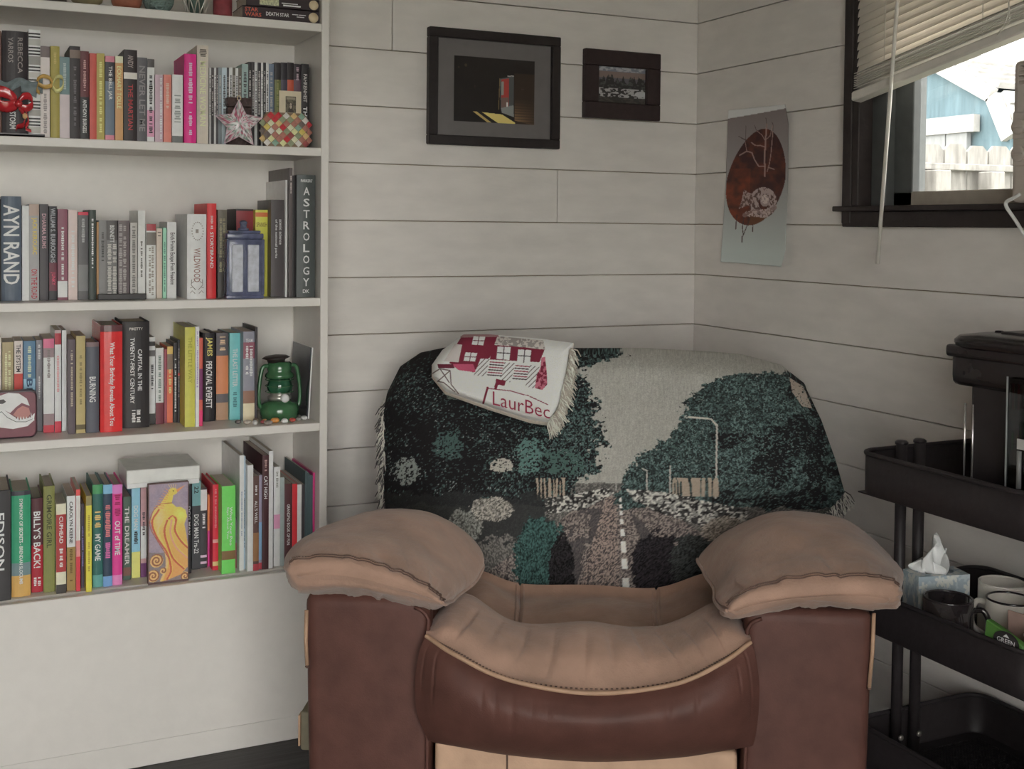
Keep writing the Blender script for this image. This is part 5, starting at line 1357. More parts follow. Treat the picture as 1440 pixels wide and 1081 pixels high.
def thr_px(S, T):
    L, R, Tp, Bt = poly1(Lft, T), poly1(Rgt, T), poly1(Top, S), poly1(Bot, S)
    c00, c10, c01, c11 = np.array(Lft[0][1:]), np.array(Rgt[0][1:]), np.array(Top[0][1:]), np.array(Top[-1][1:])
    S_, T_ = S[..., None], T[..., None]
    return (1 - S_) * L + S_ * R + (1 - T_) * Bt + T_ * Tp - ((1 - S_) * (1 - T_) * c00 + S_ * (1 - T_) * c10 + (1 - S_) * T_ * c01 + S_ * T_ * c11)
def thr_Y(S, T, PX, PY):
    e = np.abs(2 * S - 1)
    h = np.clip((850 - PY) / 350, 0, 1)
    Y = .485 + .155 * h ** .9 - .05 * np.sin(np.pi * np.clip(h, 0, 1)) * (1 - e ** 4)
    Y = Y + .10 * e ** 6 + .05 * np.clip((T - .88) / .12, 0, 1) ** 2
    wr = (fbm(PX / 60, PY / 90, 31) - .5) * .022 * (1 - .4 * e) + .006 * np.sin(PX / 38 + PY / 70) * np.clip((700 - PY) / 150, 0, 1)
    return Y + wr * np.clip(T * 6, 0, 1)
NS, NT = 520, 330
S, T = np.meshgrid(np.linspace(0, 1, NS), np.linspace(0, 1, NT))
PXY = thr_px(S, T); PX, PY = PXY[..., 0], PXY[..., 1]
P3 = ch(thr_Y(S, T, PX, PY), PX, PY)
wrap_rows, wrap_px = [], []
for dy, dz in ((.012, .006), (.028, .009), (.05, .006), (.08, -.01), (.105, -.05), (.115, -.1), (.12, -.16)):
    wrap_rows.append(P3[-1] + np.array([0, dy, dz]) * np.stack([np.ones(NS)] * 3, -1))
P3 = np.concatenate([P3, np.array(wrap_rows)], 0)
PX = np.concatenate([PX, np.repeat(PX[-1:], 7, 0)], 0); PY = np.concatenate([PY, np.stack([PY[-1] - 4 * (i + 1) for i in range(7)])], 0)
def street(X, Y):
    """a plain tree-lined street woven in greys and greens"""
    n1, n2, n3 = fbm(X / 9, Y / 9, 1), fbm(X / 22, Y / 22, 2), fbm(X / 1.5, Y / 1.5, 3, 2)
    p = Paint(X, Y, (140, 138, 132)); 
    p.c += ((n3 - .5) * 16 + (vnoise(X * .9, Y / 7, 5) - .5) * 14)[..., None]
    # ground
    gr = Y > 676 + 6 * n1
    p.fill(gr, (74, 72, 70)); p.fill(gr & (n3 > .55), (108, 104, 100))
    # road
    road = p.inside([(842, 690), (905, 690), (1000, 760), (1010, 860), (640, 860), (690, 800), (770, 745)])
    p.fill(road, (88, 80, 78)); p.fill(road & (n3 > .56), (128, 116, 110)); p.fill(road & (n3 < .4), (60, 55, 56))
    for band in ([(820, 715), (850, 715), (800, 850), (740, 850)], [(886, 720), (906, 735), (985, 850), (940, 850)]): p.fill(p.inside(band) & (n2 > .4), (58, 56, 58), .7)
    p.fill(p.inside([(852, 700), (866, 700), (872, 850), (806, 850)]) & (n3 > .52), (136, 118, 110))
    # trees
    f1, f2, f3 = fbm(X / 2.4, Y / 2.0, 11, 2), fbm(X / 2.0, Y / 2.4, 12, 2), vnoise(X / 1.3, Y / 1.3, 16)
    big = fbm(X / 26, Y / 22, 17)
    jag = lambda a: (fbm(X / 4, Y / 3, 7) - .5) * a + (fbm(X / 14, Y / 12, 8) - .5) * a
    lb = np.interp(Y, [490, 505, 520, 560, 600, 640, 660, 690], [884, 872, 812, 834, 842, 844, 844, 800])
    left = (X + jag(36) < lb) & (Y < 700 + 18 * n2)
    rb_ = np.interp(Y, [500, 527, 540, 570, 600, 615, 640, 660, 690], [1300, 1030, 990, 962, 952, 938, 902, 882, 866])
    right = (X + jag(24) > rb_) & (Y < 705 + 18 * n2) & (Y > 527 + jag(12))
    p.fill(left, (30, 28, 30)); wl = np.clip((X - 640) / 200, 0, 1)
    k = .72 - .20 * wl - .25 * (big - .5)
    p.fill(left & (f1 > k), (50, 62, 62)); p.fill(left & (f2 > k + .07), (72, 92, 90)); p.fill(left & (f3 > .9) & (big > .5), (120, 128, 126)); p.fill(left & (wl > .3) & (f3 < .3), (28, 27, 29))
    for cx, cy, rx, ry, c_ in ((632, 625, 20, 22, (62, 82, 80)), (745, 642, 20, 24, (76, 104, 100)), (572, 662, 18, 20, (120, 126, 122)), (640, 553, 14, 9, (90, 98, 94)), (790, 650, 30, 18, (62, 84, 80))):
        b = (((X - cx) / rx) ** 2 + ((Y - cy) / ry) ** 2 < 1 + jag(1.6)) & left
        p.fill(b & (f1 > .42), c_)
    p.fill(left & ((X - 706) ** 2 / 260 + (Y - 655) ** 2 / 90 < 1 + jag(1)) & (f1 > .36), (150, 146, 138))
    p.fill(right, (42, 50, 50)); p.fill(right & (f1 > .5), (62, 78, 77)); p.fill(right & (f2 > .64) & (big > .42), (86, 106, 104)); p.fill(right & (f3 < .28), (32, 34, 35))
    dkr = right & ((big < .5) & (X > 1000) & (Y > 610) | (X > 1085 + 50 * big - 40 * (Y > 600)) & (big < .6)); p.fill(dkr & (f1 < .62), (30, 29, 31)); p.fill(right & (f3 > .93), (116, 122, 120), .8)
    # far street furniture: posts, walls, small parked vehicles
    for x0, y0, y1, w in ((1006, 598, 700, 2.6), (942, 656, 706, 2.2), (910, 662, 700, 2), (866, 672, 690, 1.5)): p.line([(x0 + (2 if x0 == 1006 else 0), y0), (x0, y1)], w, (150, 146, 140))
    p.line([(1007, 598), (1000, 590), (968, 587)], 2.4, (160, 156, 148)); p.line([(910, 662), (903, 659)], 2, (150, 146, 140))
    for x0, x1, y0, y1 in ((945, 1010, 672, 698), (752, 800, 672, 702)): p.fill((X > x0) & (X < x1) & (Y > y0) & (Y < y1) & (vnoise(X / 2.2, Y / 30, 20) > .45), (140, 126, 112))
    blocks = vnoise(X / 5.5, Y / 3.4, 51); blk_ = vnoise(X / 3.1, Y / 2.2, 52)
    for poly in ([(880, 688), (925, 690), (1000, 706), (1050, 716), (1050, 742), (985, 738), (930, 722), (890, 703)], [(765, 700), (812, 694), (850, 686), (866, 692), (822, 716), (770, 722)]):
        m = p.inside(poly); p.fill(m, (58, 56, 56)); p.fill(m & (blocks > .52), (120, 118, 114)); p.fill(m & (blk_ > .66), (166, 164, 158)); p.fill(m & (blk_ < .25), (36, 34, 35))
    p.fill((X + jag(40) < 768) & (Y + jag(20) > 694) & (Y + jag(30) < 758) & ~road, (42, 43, 44), .85)
    # pavements and round shrubs along the kerbs
    for cx, cy, rx, ry, c_ in ((655, 740, 26, 24, (96, 96, 92)), (692, 716, 30, 17, (112, 108, 102)), (762, 790, 40, 62, (44, 66, 64)), (790, 800, 18, 50, (32, 30, 32)), (925, 800, 36, 52, (34, 31, 34)), (975, 790, 34, 40, (46, 48, 48)), (1020, 745, 34, 20, (110, 102, 94))):
        b = ((X - cx) / rx) ** 2 + ((Y - cy) / ry) ** 2 < 1 + jag(.7)
        p.fill(b, c_); p.fill(b & (n3 > .58), tuple(v * 1.35 for v in c_)); p.fill(b & (n3 < .36), tuple(v * .6 for v in c_))
    # centre dashes
    for y0, y1 in ((700, 705), (709, 714), (718, 724), (729, 737), (743, 753), (760, 776), (784, 800), (812, 846)):
        xc = lambda y: np.interp(y, [700, 850], [872, 882]); w = lambda y: np.interp(y, [700, 850], [1.5, 5.5])
        p.poly([(xc(y0) - w(y0), y0), (xc(y0) + w(y0), y0), (xc(y1) + w(y1), y1), (xc(y1) - w(y1), y1)], (186, 180, 174))
    # turned edge at the right shoulder
    p.fill(p.inside([(1108, 532), (1128, 545), (1140, 575), (1126, 572), (1112, 552)]) & (n3 > .3), (150, 138, 128))
    p.c *= (.93 + .14 * (vnoise(X * 1.3, Y * 1.3, 41)))[..., None]
    return p.out()
throw = build('throw_blanket', MB().grid(P3), PRINT_WOVEN, colors=street(PX, PY))
throw.location = CO; throw.rotation_euler = (0, 0, CA)
md = throw.modifiers.new('cloth', 'SOLIDIFY'); md.thickness = .004; md.offset = 1
tag(throw, 'woven throw with tree lined street picture draped over the armchair back', 'blanket')
fr_l = mat((170, 166, 158), .9, .2, name='fringe_yarn'); fr_d = mat((70, 66, 66), .9, .2, name='dark_fringe_yarn')
def fringe(name, pts, dirs, parent, L=(.02, .036), m=(fr_l, fr_d), rnd=5, r=.0014):
    rg = random.Random(rnd)
    for mi, mm in enumerate(m):
        mb = MB()
        for p_, d in zip(pts, dirs):
            if rg.random() < .5: 
                continue
            l = rg.uniform(*L); d = Vector(d) + Vector((rg.uniform(-.5, .5), rg.uniform(-.4, .4), rg.uniform(-.5, .3))); d.normalize()
            q = Vector(p_); c = Vector((rg.uniform(-1, 1), rg.uniform(-1, .3), rg.uniform(-1, 1))) * .006
            mb.tube([q, q + d * l * .5 + c, q + d * l + c * .3 + Vector((0, 0, -.004))], [r, r, r * .6], 4)
        o = build(name, mb, mm, parent); o['kind'] = 'stuff'
edge = [P3[j, 0] for j in range(60, NT) for _ in range(2)]
fringe('fringe', edge, [(-.25, -.3, -.9)] * len(edge), throw)
edge = [P3[j, -1] for j in range(int(NT * .22), int(NT * .38)) for _ in range(4)]
fringe('fringe', edge, [(.35, -.3, -.8)] * len(edge), throw, rnd=8)

# back cushion under the throw
S2_, T2_ = np.meshgrid(np.linspace(0, 1, 40), np.linspace(0, 1, 30))
q = thr_px(S2_, T2_); ctr = np.array([850, 690.])
q = ctr + (q - ctr) * .965
Yb = thr_Y(S2_, T2_, q[..., 0], q[..., 1]) + .036
Fp = ch(Yb, q[..., 0], q[..., 1])
Bp = Fp.copy(); Bp[..., 1] = .755; Bp[..., 0] *= .96; Bp[..., 2] = Bp[..., 2] * .97
mb = MB().grid(Fp).grid(Bp[:, ::-1])
a, b = Fp.shape[:2]; n0 = a * b
idx = [(0, j) for j in range(b)] + [(i, b - 1) for i in range(1, a)] + [(a - 1, j) for j in range(b - 2, -1, -1)] + [(i, 0) for i in range(a - 2, 0, -1)]
for k in range(len(idx)):
    (i0, j0), (i1, j1) = idx[k], idx[(k + 1) % len(idx)]
    mb.f.append((i0 * b + j0, i1 * b + j1, n0 + i1 * b + (b - 1 - j1), n0 + i0 * b + (b - 1 - j0))); mb.m.append(0); mb.sm.append(True)
build('backrest', mb, leather, chair)
rbox('back_frame', -.38, .38, .69, .78, .06, .5, leather, .03)
rbox('back_frame', -.38, .38, .442, .70, .06, .275, leather, .02)

# ------------------------------------------------------------------ folded white blanket with a house picture on top of the back
Fl = [(0, 608, 528), (.3, 608, 512), (.6, 622, 492), (1, 652, 470)]
Fr_ = [(0, 772, 594), (.35, 788, 572), (.7, 800, 520), (1, 806, 482)]
Ft = [(0, 652, 470), (.3, 690, 470), (.7, 760, 476), (1, 806, 482)]
Fb = [(0, 608, 528), (.2, 626, 550), (.5, 688, 572), (.8, 745, 590), (1, 772, 594)]
def coons(S, T, L, R, Tp, Bt):
    l, r, t, b_ = poly1(L, T), poly1(R, T), poly1(Tp, S), poly1(Bt, S)
    c00, c10, c01, c11 = np.array(L[0][1:]), np.array(R[0][1:]), np.array(Tp[0][1:]), np.array(Tp[-1][1:])
    S_, T_ = S[..., None], T[..., None]
    return (1 - S_) * l + S_ * r + (1 - T_) * b_ + T_ * t - ((1 - S_) * (1 - T_) * c00 + S_ * (1 - T_) * c10 + (1 - S_) * T_ * c01 + S_ * T_ * c11)
def fold_Y(px, py, e=0):
    return .478 + .14 * np.clip((590 - np.asarray(py, float)) / 120, 0, 1.1) ** 1.2 + .03 * e
NSf, NTf = 300, 200
S, T = np.meshgrid(np.linspace(0, 1, NSf), np.linspace(0, 1, NTf))
q = coons(S, T, Fl, Fr_, Ft, Fb); FX, FY = q[..., 0], q[..., 1]
e = np.maximum(np.abs(2 * S - 1) ** 14, np.abs(2 * T - 1) ** 10)
Yf = fold_Y(FX, FY, e) + (fbm(FX / 40, FY / 40, 6) - .5) * .008
F3 = ch(Yf, FX, FY)
def house(X, Y):
    x, y = (X - 510) * 3.86, (Y - 460) * 3.86          # close view units
    n = vnoise(X * 1.2, Y * 1.2, 3); n2 = fbm(X / 3, Y / 3, 4)
    p = Paint(x, y, (172, 166, 160)); p.c += ((n - .5) * 10)[..., None]
    mar, wht, gry, blk = (98, 29, 45), (196, 188, 182), (112, 106, 104), (52, 42, 46)
    p.poly([(540, 45), (735, 40), (690, 165), (640, 200), (600, 245), (470, 195), (505, 100)], mar)
    p.poly([(705, 95), (990, 115), (960, 190), (690, 175)], mar)
    p.poly([(735, 48), (980, 72), (992, 122), (715, 92)], gry); p.fill(p.inside([(735, 48), (980, 72), (992, 122), (715, 92)]) & (n2 > .5), (150, 144, 140))
    p.poly([(500, 90), (540, 95), (520, 190), (440, 185)], (150, 144, 142))
    p.poly([(520, 40), (600, 30), (735, 38), (740, 52), (530, 56)], (120, 88, 92))
    for wx, wy in ((632, 72), (588, 160)):
        p.poly([(wx - 30, wy - 24), (wx + 34, wy - 20), (wx + 22, wy + 26), (wx - 40, wy + 22)], wht); p.line([(wx, wy - 22), (wx - 8, wy + 24)], 4, (80, 30, 46)); p.line([(wx - 32, wy), (wx + 28, wy + 2)], 4, (80, 30, 46))
    for wx, wy in ((768, 142), (880, 158)):
        p.poly([(wx - 36, wy - 38), (wx + 36, wy - 34), (wx + 28, wy + 36), (wx - 42, wy + 30)], wht); p.line([(wx, wy - 36), (wx - 6, wy + 34)], 5, blk); p.line([(wx - 36, wy - 4), (wx + 32, wy)], 5, blk)
    p.poly([(480, 200), (600, 200), (615, 245), (520, 232)], (150, 60, 84)); p.poly([(405, 200), (490, 200), (500, 222), (410, 222)], (84, 30, 44))
    for L in ([(640, 170), (690, 172), (665, 270), (605, 260)], [(770, 190), (830, 195), (800, 300), (745, 285)], [(905, 205), (965, 215), (935, 335), (885, 320)]):
        m = p.inside(L); p.fill(m, wht); p.fill(m & ((x + y) % 26 < 7), (96, 88, 88))
    for x0, x1, y0 in ((690, 770, 185), (828, 905, 205)):
        for k in range(6): p.poly([(x0 - 3 * k, y0 + k * 14), (x1 - 3 * k, y0 + 6 + k * 14), (x1 - 3 * k, y0 + 12 + k * 14), (x0 - 3 * k, y0 + 6 + k * 14)], blk if k % 2 else (120, 50, 66))
    b = p.inside([(970, 165), (990, 160), (1000, 250), (1002, 310), (975, 340), (935, 330), (945, 260), (965, 220)]); p.fill(b, mar); p.fill(b & (n2 > .52), (150, 80, 96))
    for L in ([(380, 250), (420, 225), (475, 235)], [(390, 290), (440, 300), (500, 350)], [(420, 225), (470, 300)], [(475, 235), (400, 300)], [(475, 240), (480, 310), (520, 360)]): p.line(L, 6, (90, 78, 78))
    p.line([(678, 332), (800, 345), (900, 372), (1005, 420)], 5, (110, 44, 62)); p.line([(678, 328), (655, 412)], 11, mar); p.poly([(725, 280), (778, 290), (770, 318), (735, 312), (728, 340), (712, 338)], mar)
    return p.out(GAIN * 1.25)
fb2 = empty('folded_blanket', CO, CA); tag(fb2, 'folded white blanket with red brick house picture on the armchair back', 'blanket')
FW = build('woven_face', MB().grid(F3), PRINT_WOVEN, fb2, colors=house(FX, FY))
rim_idx = [(0, j) for j in range(NSf)] + [(i, NSf - 1) for i in range(1, NTf)] + [(NTf - 1, j) for j in range(NSf - 2, -1, -1)] + [(i, 0) for i in range(NTf - 2, 0, -1)]
rim = np.array([F3[i, j] for i, j in rim_idx]); cm_ = rim.mean(0)
rows = [rim, rim + (rim - cm_) * .012 + [0, .003, -.003], rim + (rim - cm_) * .006 + [0, .006, -.005], rim - (rim - cm_) * .004 + [0, .007, -.006], rim + (rim - cm_) * .008 + [0, .009, -.008], rim - (rim - cm_) * .02 + [0, .011, -.01], rim * .8 + cm_ * .2 + [0, .012, -.01]]
build('folded_layers', MB().grid(np.array(rows), wrap=True), mat((172, 164, 154), .9, .1, .2, 200), fb2, weld=.0001)
# woven lettering
v, f, s_ = letters('LaurBec', -.004)
tx = np.array([(693 + a * 80, 550 + a * 20 + (1 - b) * 19) for a, b in v])
pts3 = ch(fold_Y(tx[:, 0], tx[:, 1]) - .0075, tx[:, 0], tx[:, 1])
build('lettering', MB().add(pts3, f), mat((126, 36, 58), .9), fb2)
edge = [F3[j, -1] + np.array([-.004, -.02, 0]) for j in range(8, NTf - 10) for _ in range(2)]
fringe('fringe', edge, [(.55, -.1, -.8)] * len(edge), fb2, (.02, .034), (mat((186, 178, 166), .9, .1), mat((150, 142, 132), .9, .1)), 3)
# ------------------------------------------------------------------ black cart with three trays against the right wall
blk = mat((33, 29, 31), .5, .12, .05, 80, .35, name='black_metal'); blk2 = mat((32, 28, 30), .35, .1, name='black_plastic')
TX0, TX1, TY0, TY1 = -.338, -.012, -1.455, -1.045
cart = empty('rolling_cart', ((TX0 + TX1) / 2, (TY0 + TY1) / 2, 0)); tag(cart, 'black metal three tier rolling cart beside the armchair', 'cart')
cl = Vector(cart.location)
def rr2(x0, x1, y0, y1, r, n=8):
    P = []
    for cx, cy, q0 in ((x1 - r, y0 + r, -math.pi / 2), (x1 - r, y1 - r, 0), (x0 + r, y1 - r, math.pi / 2), (x0 + r, y0 + r, math.pi)):
        P += [(cx + r * math.cos(q0 + math.pi / 2 * i / n), cy + r * math.sin(q0 + math.pi / 2 * i / n)) for i in range(n + 1)]
    return np.array(P)
def tray(zr, h, mesh_floor=True):
    o = empty('tray', (0, 0, 0), 0, cart); o.location = (0, 0, zr - h)
    x0, x1, y0, y1 = TX0 - cl.x, TX1 - cl.x, TY0 - cl.y, TY1 - cl.y
    t = .0025
    ring = lambda ins, z, r: [(a, b, z) for a, b in rr2(x0 + ins, x1 - ins, y0 + ins, y1 - ins, r)]
    G = [ring(.004, 0, .036), ring(0, .004, .04), ring(0, h, .04), ring(t, h, .04 - t), ring(t, .006, .04 - t), ring(.006, .003, .034)]
    mb = MB().grid(np.array(G), wrap=True)
    build('tray_wall', mb, blk, o)
    build('rim', MB().tube([(a, b, h) for a, b, _ in ring(.001, 0, .039)], .0045, 8, closed=True), blk, o)
    # perforated floor: real slots between strips
    n = 46; mb = MB()
    for i in range(n):
        yy = lerp(y0 + .03, y1 - .03, i / (n - 1)); mb.box(x0 + .03, x1 - .03, yy - .0022, yy + .0022, .0008, .0028)
    for i in range(36):
        xx = lerp(x0 + .03, x1 - .03, i / 35); mb.box(xx - .0022, xx + .0022, y0 + .03, y1 - .03, .0008, .0028)
    f_ = build('mesh_floor', mb, blk, o); f_['kind'] = 'stuff'
    fr = MB().box(x0 + .003, x1 - .003, y0 + .003, y0 + .032, .0005, .003).box(x0 + .003, x1 - .003, y1 - .032, y1 - .003, .0005, .003).box(x0 + .003, x0 + .032, y0 + .03, y1 - .03, .0005, .003).box(x1 - .032, x1 - .003, y0 + .03, y1 - .03, .0005, .003)
    build('floor_border', fr, blk, o)
    return o
RIM = (.718, .463, .205); TRH = .078
for z_ in RIM: tray(z_, TRH)
for yy in (TY1 - .018, TY0 + .018):
    for xx in (-.243, -.197):
        a = (xx - cl.x, yy - cl.y)
        build('post', MB().tube([(a[0], a[1], .07), (a[0], a[1], RIM[0] + .012)], .0105, 14), blk, cart)
        build('post_cap', MB().lathe([(.0125, 0), (.0125, .004), (.009, .007), (.002, .008)], 14), blk2, cart, loc=(a[0], a[1], RIM[0] + .01))
        for z_ in RIM: build('bolt', MB().lathe([(.006, 0), (.005, .003), (.002, .004)], 10), mat((150, 146, 140), .3, 0, metal=.8), cart, loc=(a[0], a[1] - (.0125 if yy > cl.y else -.0125), z_ - .04)).rotation_euler = (math.pi / 2 if yy > cl.y else -math.pi / 2, 0, 0)
for xx in (TX0 + .04, TX1 - .04):
    for yy in (TY0 + .04, TY1 - .04):
        c = empty('caster', (xx - cl.x, yy - cl.y, 0), 0, cart)
        build('wheel', MB().lathe([(.02, -.009), (.029, -.006), (.029, .006), (.02, .009)], 20), blk2, c, loc=(0, 0, .03)).rotation_euler = (math.pi / 2, 0, 0)
        build('fork', MB().box(-.012, .012, -.014, -.011, .025, .085).box(-.012, .012, .011, .014, .025, .085).box(-.012, .012, -.014, .014, .08, .086), blk, c)
        build('stem', MB().tube([(0, 0, .085), (0, 0, RIM[2] - TRH + .002)], .006, 8), blk, c)

# coffee maker on the top tray
base = RIM[0] - TRH + .0032
def tx(x, px, py): return at(0, x, px, py)
XM = -.28
m0 = tx(XM, 1340, 600)
cm = empty('coffee_maker', (-.15, -1.27, base)); tag(cm, 'black coffee maker with clear water tank on the cart top tray', 'coffee maker')
gl = mat((26, 22, 24), .25, .05, spec=.5, name='gloss_black_plastic')
def cp_(name, mb, m, bev=0, seg=3):
    o = build(name, mb, m, None, bevel=bev, seg=seg); o.parent = cm; o.location = -Vector(cm.location); return o
zt = lambda py, x=XM: at(0, x, 1400, py)[2]
y_l = at(0, XM, 1340, 600)[1]; y_h = at(0, XM, 1331, 520)[1]; y_lid = at(0, XM, 1327, 477)[1]
z_lid = zt(480) - .002; z_head = zt(552)
y_r = -1.416
cp_('base_plate', MB().box(-.285, -.06, y_r, y_l + .004, base, base + .03), gl, .008)
cp_('column', MB().box(-.215, -.07, -1.35, y_l - .002, base + .028, z_head + .01), gl, .014)
cp_('front_column', MB().box(-.262, -.21, -1.335, y_l - .02, base + .028, z_head + .01), blk2, .01)
cp_('brew_head', MB().box(-.275, -.065, y_r + .01, y_h, z_head, z_lid - .02), gl, .018)
cp_('head_band', MB().box(-.282, -.062, y_r + .005, y_h + .004, z_lid - .034, z_lid - .012), gl, .008)
G = []
for s_, dz in ((1.0, -.014), (1.03, -.008), (1.03, -.003), (.97, .004), (.7, .009), (.3, .011), (.02, .0115)):
    P = rr2(-.285, -.06, y_r, y_lid, .06, 8); c_ = P.mean(0); P = c_ + (P - c_) * s_
    G.append([(a, b, z_lid + dz) for a, b in P])
cp_('lid', MB().grid(np.array(G), wrap=True), gl)
cp_('lid_grip', MB().box(-.22, -.12, -1.37, -1.27, z_lid + .008, z_lid + .014), blk2, .004)
for yy in (y_l - .012, y_l - .03):
    cp_('chrome_strip', MB().tube([(-.264, yy, base + .05), (-.264, yy, z_head - .03)], .0018, 6), mat((170, 165, 165), .25, 0, metal=.8))
cp_('button', MB().lathe([(.008, 0), (.007, .003), (.001, .0035)], 14, (-.2, -1.25, z_lid + .0095)), gl)
tk = mat((40, 42, 44), .05, 0, name='tank_water', spec=.6)
tz0, tz1 = base + .02, zt(525)
ty1 = at(0, -.295, 1414, 600)[1]
cp_('water_tank', MB().box(-.295, -.225, ty1 - .062, ty1, tz0 + .032, tz1), glass('smoked_tank', (.35, .36, .37)), .01)
for yy in (ty1 - .001, ty1 - .061): cp_('tank_edge', MB().tube([(-.294, yy, tz0 + .03), (-.294, yy, tz1)], .0016, 6), mat((110, 112, 112), .2, 0))
cp_('tank_label', MB().box(-.2975, -.2955, ty1 - .045, ty1 - .026, tz0 + .115, tz0 + .132), mat((150, 148, 146), .5))
cp_('tank_handle', MB().tube([(-.296, ty1 - .03, tz0 + .05), (-.296, ty1 - .03, tz0 + .112)], .004, 8), mat((96, 96, 96), .3))
cp_('tank_base', MB().box(-.298, -.222, ty1 - .066, ty1 + .003, tz0 - .006, tz0 + .032), mat((52, 58, 60), .15, .1), .008)

# things on the middle tray
mz = RIM[1] - TRH + .0032
# tissue box
tb = empty('tissue_box', (-.205, -1.1195, mz), -.235); tag(tb, 'pale blue flowered tissue box with white tissue on the cart', 'tissue box')
W2, D2, H2 = .053, .027, .105
def flow(U, V):
    X, Y = U * 440, V * 340
    p = Paint(X, Y, (124, 136, 144)); rg = random.Random(6)
    p.fill(fbm(X / 60, Y / 60, 3) > .55, (140, 150, 154))
    for k in range(26):
        cx, cy, r_ = rg.uniform(0, 440), rg.uniform(0, 340), rg.uniform(20, 50); ph = rg.random() * 6
        rr_ = np.hypot(X - cx, Y - cy); th = np.arctan2(Y - cy, X - cx) + ph
        p.fill(rr_ < r_ * (.35 + .65 * np.abs(np.cos(th * 2.5))), (166, 166, 160), .85)
    return p.out()
for nm, fn in (('box_side', lambda U, V: np.stack([lerp(-W2, W2, U), U * 0 - D2, lerp(H2, 0, V)], -1)), ('box_side', lambda U, V: np.stack([U * 0 - W2, lerp(D2, -D2, U), lerp(H2, 0, V)], -1)),
               ('box_side', lambda U, V: np.stack([U * 0 + W2, lerp(-D2, D2, U), lerp(H2, 0, V)], -1)), ('box_side', lambda U, V: np.stack([lerp(W2, -W2, U), U * 0 + D2, lerp(H2, 0, V)], -1)), ('box_top', lambda U, V: np.stack([lerp(-W2, W2, U), lerp(D2, -D2, V), U * 0 + H2], -1))):
    paint_grid(nm, fn, 70, 60, flow, PRINT_PAPER, tb)
top = [c for c in tb.children if c.name.startswith('box_top')][0]     # the oval opening is a hole in the top
bm = bmesh.new(); bm.from_mesh(top.data)
bmesh.ops.delete(bm, geom=[f for f in bm.faces if (f.calc_center_median().x / .037) ** 2 + (f.calc_center_median().y / .016) ** 2 < 1], context='FACES')
bm.to_mesh(top.data); bm.free()
tis = mat((196, 192, 184), .9, .05, .3, 40, name='tissue')
for k, (dx, hh, tw, lean) in enumerate(((-.004, .078, .25, .1), (.010, .05, 1.3, .2), (-.016, .035, 2.6, -.2))):
    G = []
    for i in range(16):
        v_ = i / 15; row = []
        for j in range(15):
            u_ = j / 14 * 2 - 1; w_ = .031 * math.sin(math.pi * (.22 + .72 * v_)) 
            row.append((dx + u_ * w_ * math.cos(tw) + lean * v_ * .03, u_ * w_ * math.sin(tw) + .008 * math.sin(u_ * 5 + k + v_ * 3), H2 + hh * v_ * (1 - .25 * abs(u_)) - .004))
        G.append(row)
    o = build('tissue', MB().grid(np.array(G)), tis, tb); o.modifiers.new('t', 'SOLIDIFY').thickness = .0006
# mugs
def mug(name, loc, r_, h, m, rimm, label, ang, handle=True):
    o = empty(name, loc, ang); tag(o, label, 'mug', 'mugs on the cart')
    build('cup', MB().lathe([(r_ * .9, 0), (r_, .006), (r_, h), (r_ - .0035, h), (r_ - .0045, .008), (.002, .006)], 32), m, o)
    build('rim', MB().tube([((r_ - .0017) * math.cos(q), (r_ - .0017) * math.sin(q), h) for q in np.linspace(0, 2 * math.pi, 33)[:-1]], .0021, 6, closed=True), rimm, o)
    if handle: build('handle', MB().tube([(r_ - .002 + x_, 0, z_) for x_, z_ in cr(np.array([(0, h * .82), (.018, h * .84), (.028, h * .6), (.024, h * .34), (0, h * .2)]), 18)], .0052, 8), m, o)
    return o
bm_ = mat((34, 30, 32), .08, .1, spec=.7, coat=.6, name='black_glaze'); wm_ = mat((166, 160, 152), .25, .05, spec=.6, name='white_glaze')
def onx(x, px, py): return at(0, x, px, py)
q = onx(-.27, 1332, 860); mug('mug', (-.278, -1.22, mz), .043, .094, bm_, bm_, 'glossy black mug in front of the tissue box', -.9)
mug('mug', (-.125, -1.202, mz), .042, .098, wm_, wm_, 'white mug behind the tissue box', .8)
mug('mug', (-.183, -1.272, mz), .041, .095, wm_, bm_, 'white mug with dark rim beside the brown carton', 2.0)
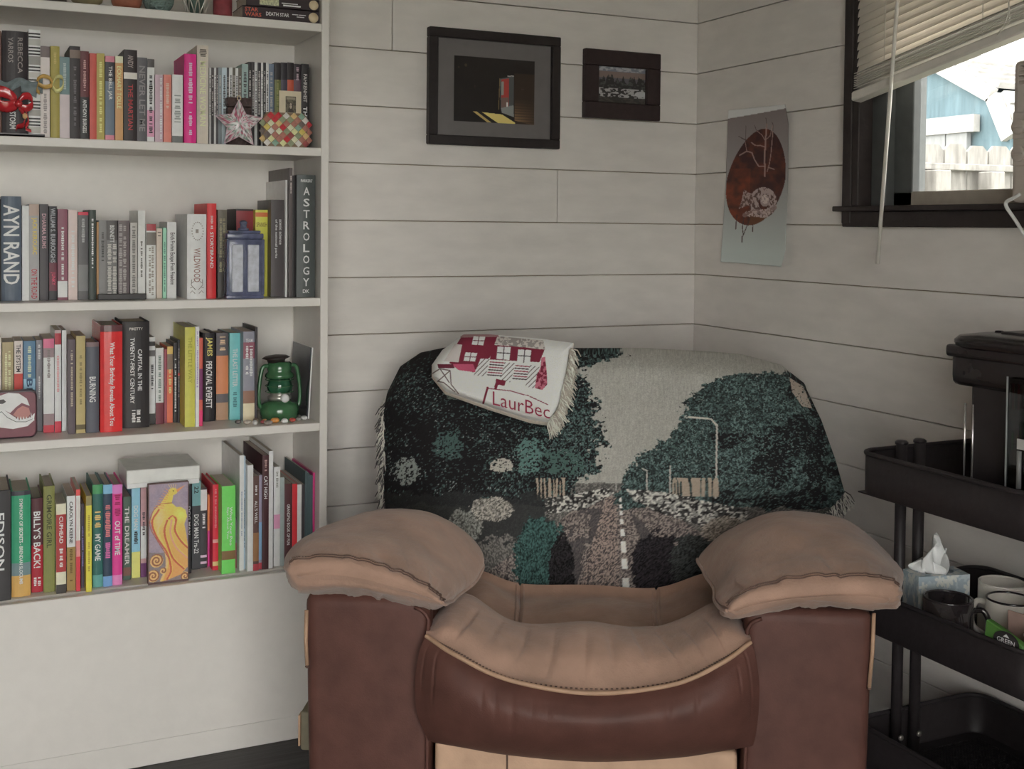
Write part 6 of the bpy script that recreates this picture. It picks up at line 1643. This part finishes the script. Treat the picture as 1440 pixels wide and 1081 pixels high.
# brown carton, pods, green packet
ctn = empty('paper_carton', (-.222, -1.364, mz), .15); tag(ctn, 'small brown paper carton holding cups behind green packet', 'carton')
build('carton_wall', MB().box(-.034, .034, -.034, -.032, 0, .105).box(-.034, -.032, -.034, .034, 0, .105).box(.032, .034, -.034, .034, 0, .09).box(-.034, .034, .032, .034, 0, .09), mat((122, 98, 90), .85, .08), ctn)
build('carton_floor', MB().box(-.032, .032, -.032, .032, 0, .002), mat((122, 98, 90), .85, .08), ctn)
build('carton_flap', MB().box(-.034, .034, -.046, -.034, .104, .106), mat((122, 98, 90), .85, .08), ctn)
pod_m = mat((176, 170, 164), .4, .05, name='white_pod'); foil = mat((120, 124, 112), .3, .1)
def pod(loc, rot, label):
    o = empty('coffee_pod', loc); o.rotation_euler = rot; tag(o, label, 'coffee pod', 'coffee pods on the cart')
    build('cup', MB().lathe([(.017, 0), (.018, .002), (.0225, .040), (.0225, .043)], 24), pod_m, o)
    build('lid', MB().lathe([(.0255, .043), (.0255, .0446), (.001, .0448)], 24), foil, o)
    build('lid_rim', MB().tube([(.025 * math.cos(q), .025 * math.sin(q), .0438) for q in np.linspace(0, 2 * math.pi, 25)[:-1]], .0012, 6, closed=True), pod_m, o)
pod((-.286, -1.4235, mz), (0, 0, 0), 'upright white coffee pod at the cart corner')
pod((-.285, -1.423, mz + .0462), (0, 0, .3), 'white coffee pod stacked on the upright one')
pod((-.13, -1.39, mz), (0, 0, 0), 'white coffee pod standing behind the corner pods')
pod((-.306, -1.287, mz + .0265), (1.57, 0, .12), 'white coffee pod lying beside the black mug')
# green packet leaning at the tray wall
ga, gb2 = onx(-.325, 1380, 886), onx(-.325, 1436, 905)
gp = empty('green_packet', (-.3245, -1.388, mz), 0); tag(gp, 'green coffee packet with oval black logo leaning at tray wall', 'packet')
grn = mat((64, 104, 44), .4, .1, .1, 40, name='green_card')
pk_ = [(-.045, 0), (.04, 0), (.045, .045), (.04, .102), (.012, .096), (-.036, .082), (-.045, .05)]
GP = lambda u, v, t: (t + .12 * v - .012 * 0, -u * -1, v)
build('packet_body', MB().prism(pk_, .012, lambda u, v, t: (t - .004 + .03 * v, u, v)), grn, gp, bevel=.002, seg=1)
ov = [(.026 * math.cos(q), .0165 * math.sin(q)) for q in np.linspace(0, 2 * math.pi, 25)[:-1]]
lc_ = (-.004, .078)
face = lambda u, v, t: (-.0046 + .03 * v - t, u, v)
build('logo_oval', MB().prism([(lc_[0] + a, lc_[1] + b) for a, b in ov], .0008, face), mat((36, 34, 34), .5), gp)
def face_text(t, uc, vc, w, h, col):
    v, f, s_ = letters(t)
    build('logo_lettering', MB().add([face(uc + (.5 - a) * w, vc + (b - .5) * h, .0014) for a, b in v], f), mat(col, .5, 0), gp)
face_text('GREEN', lc_[0], lc_[1] + .001, .036, .008, (200, 200, 194)); face_text('MOUNTAIN', lc_[0], lc_[1] - .0075, .036, .005, (200, 200, 194))
build('logo_peak', MB().prism([(lc_[0] - .006, lc_[1] + .0075), (lc_[0] + .006, lc_[1] + .0075), (lc_[0], lc_[1] + .0125)], .0014, face), mat((200, 200, 194), .5, 0), gp)
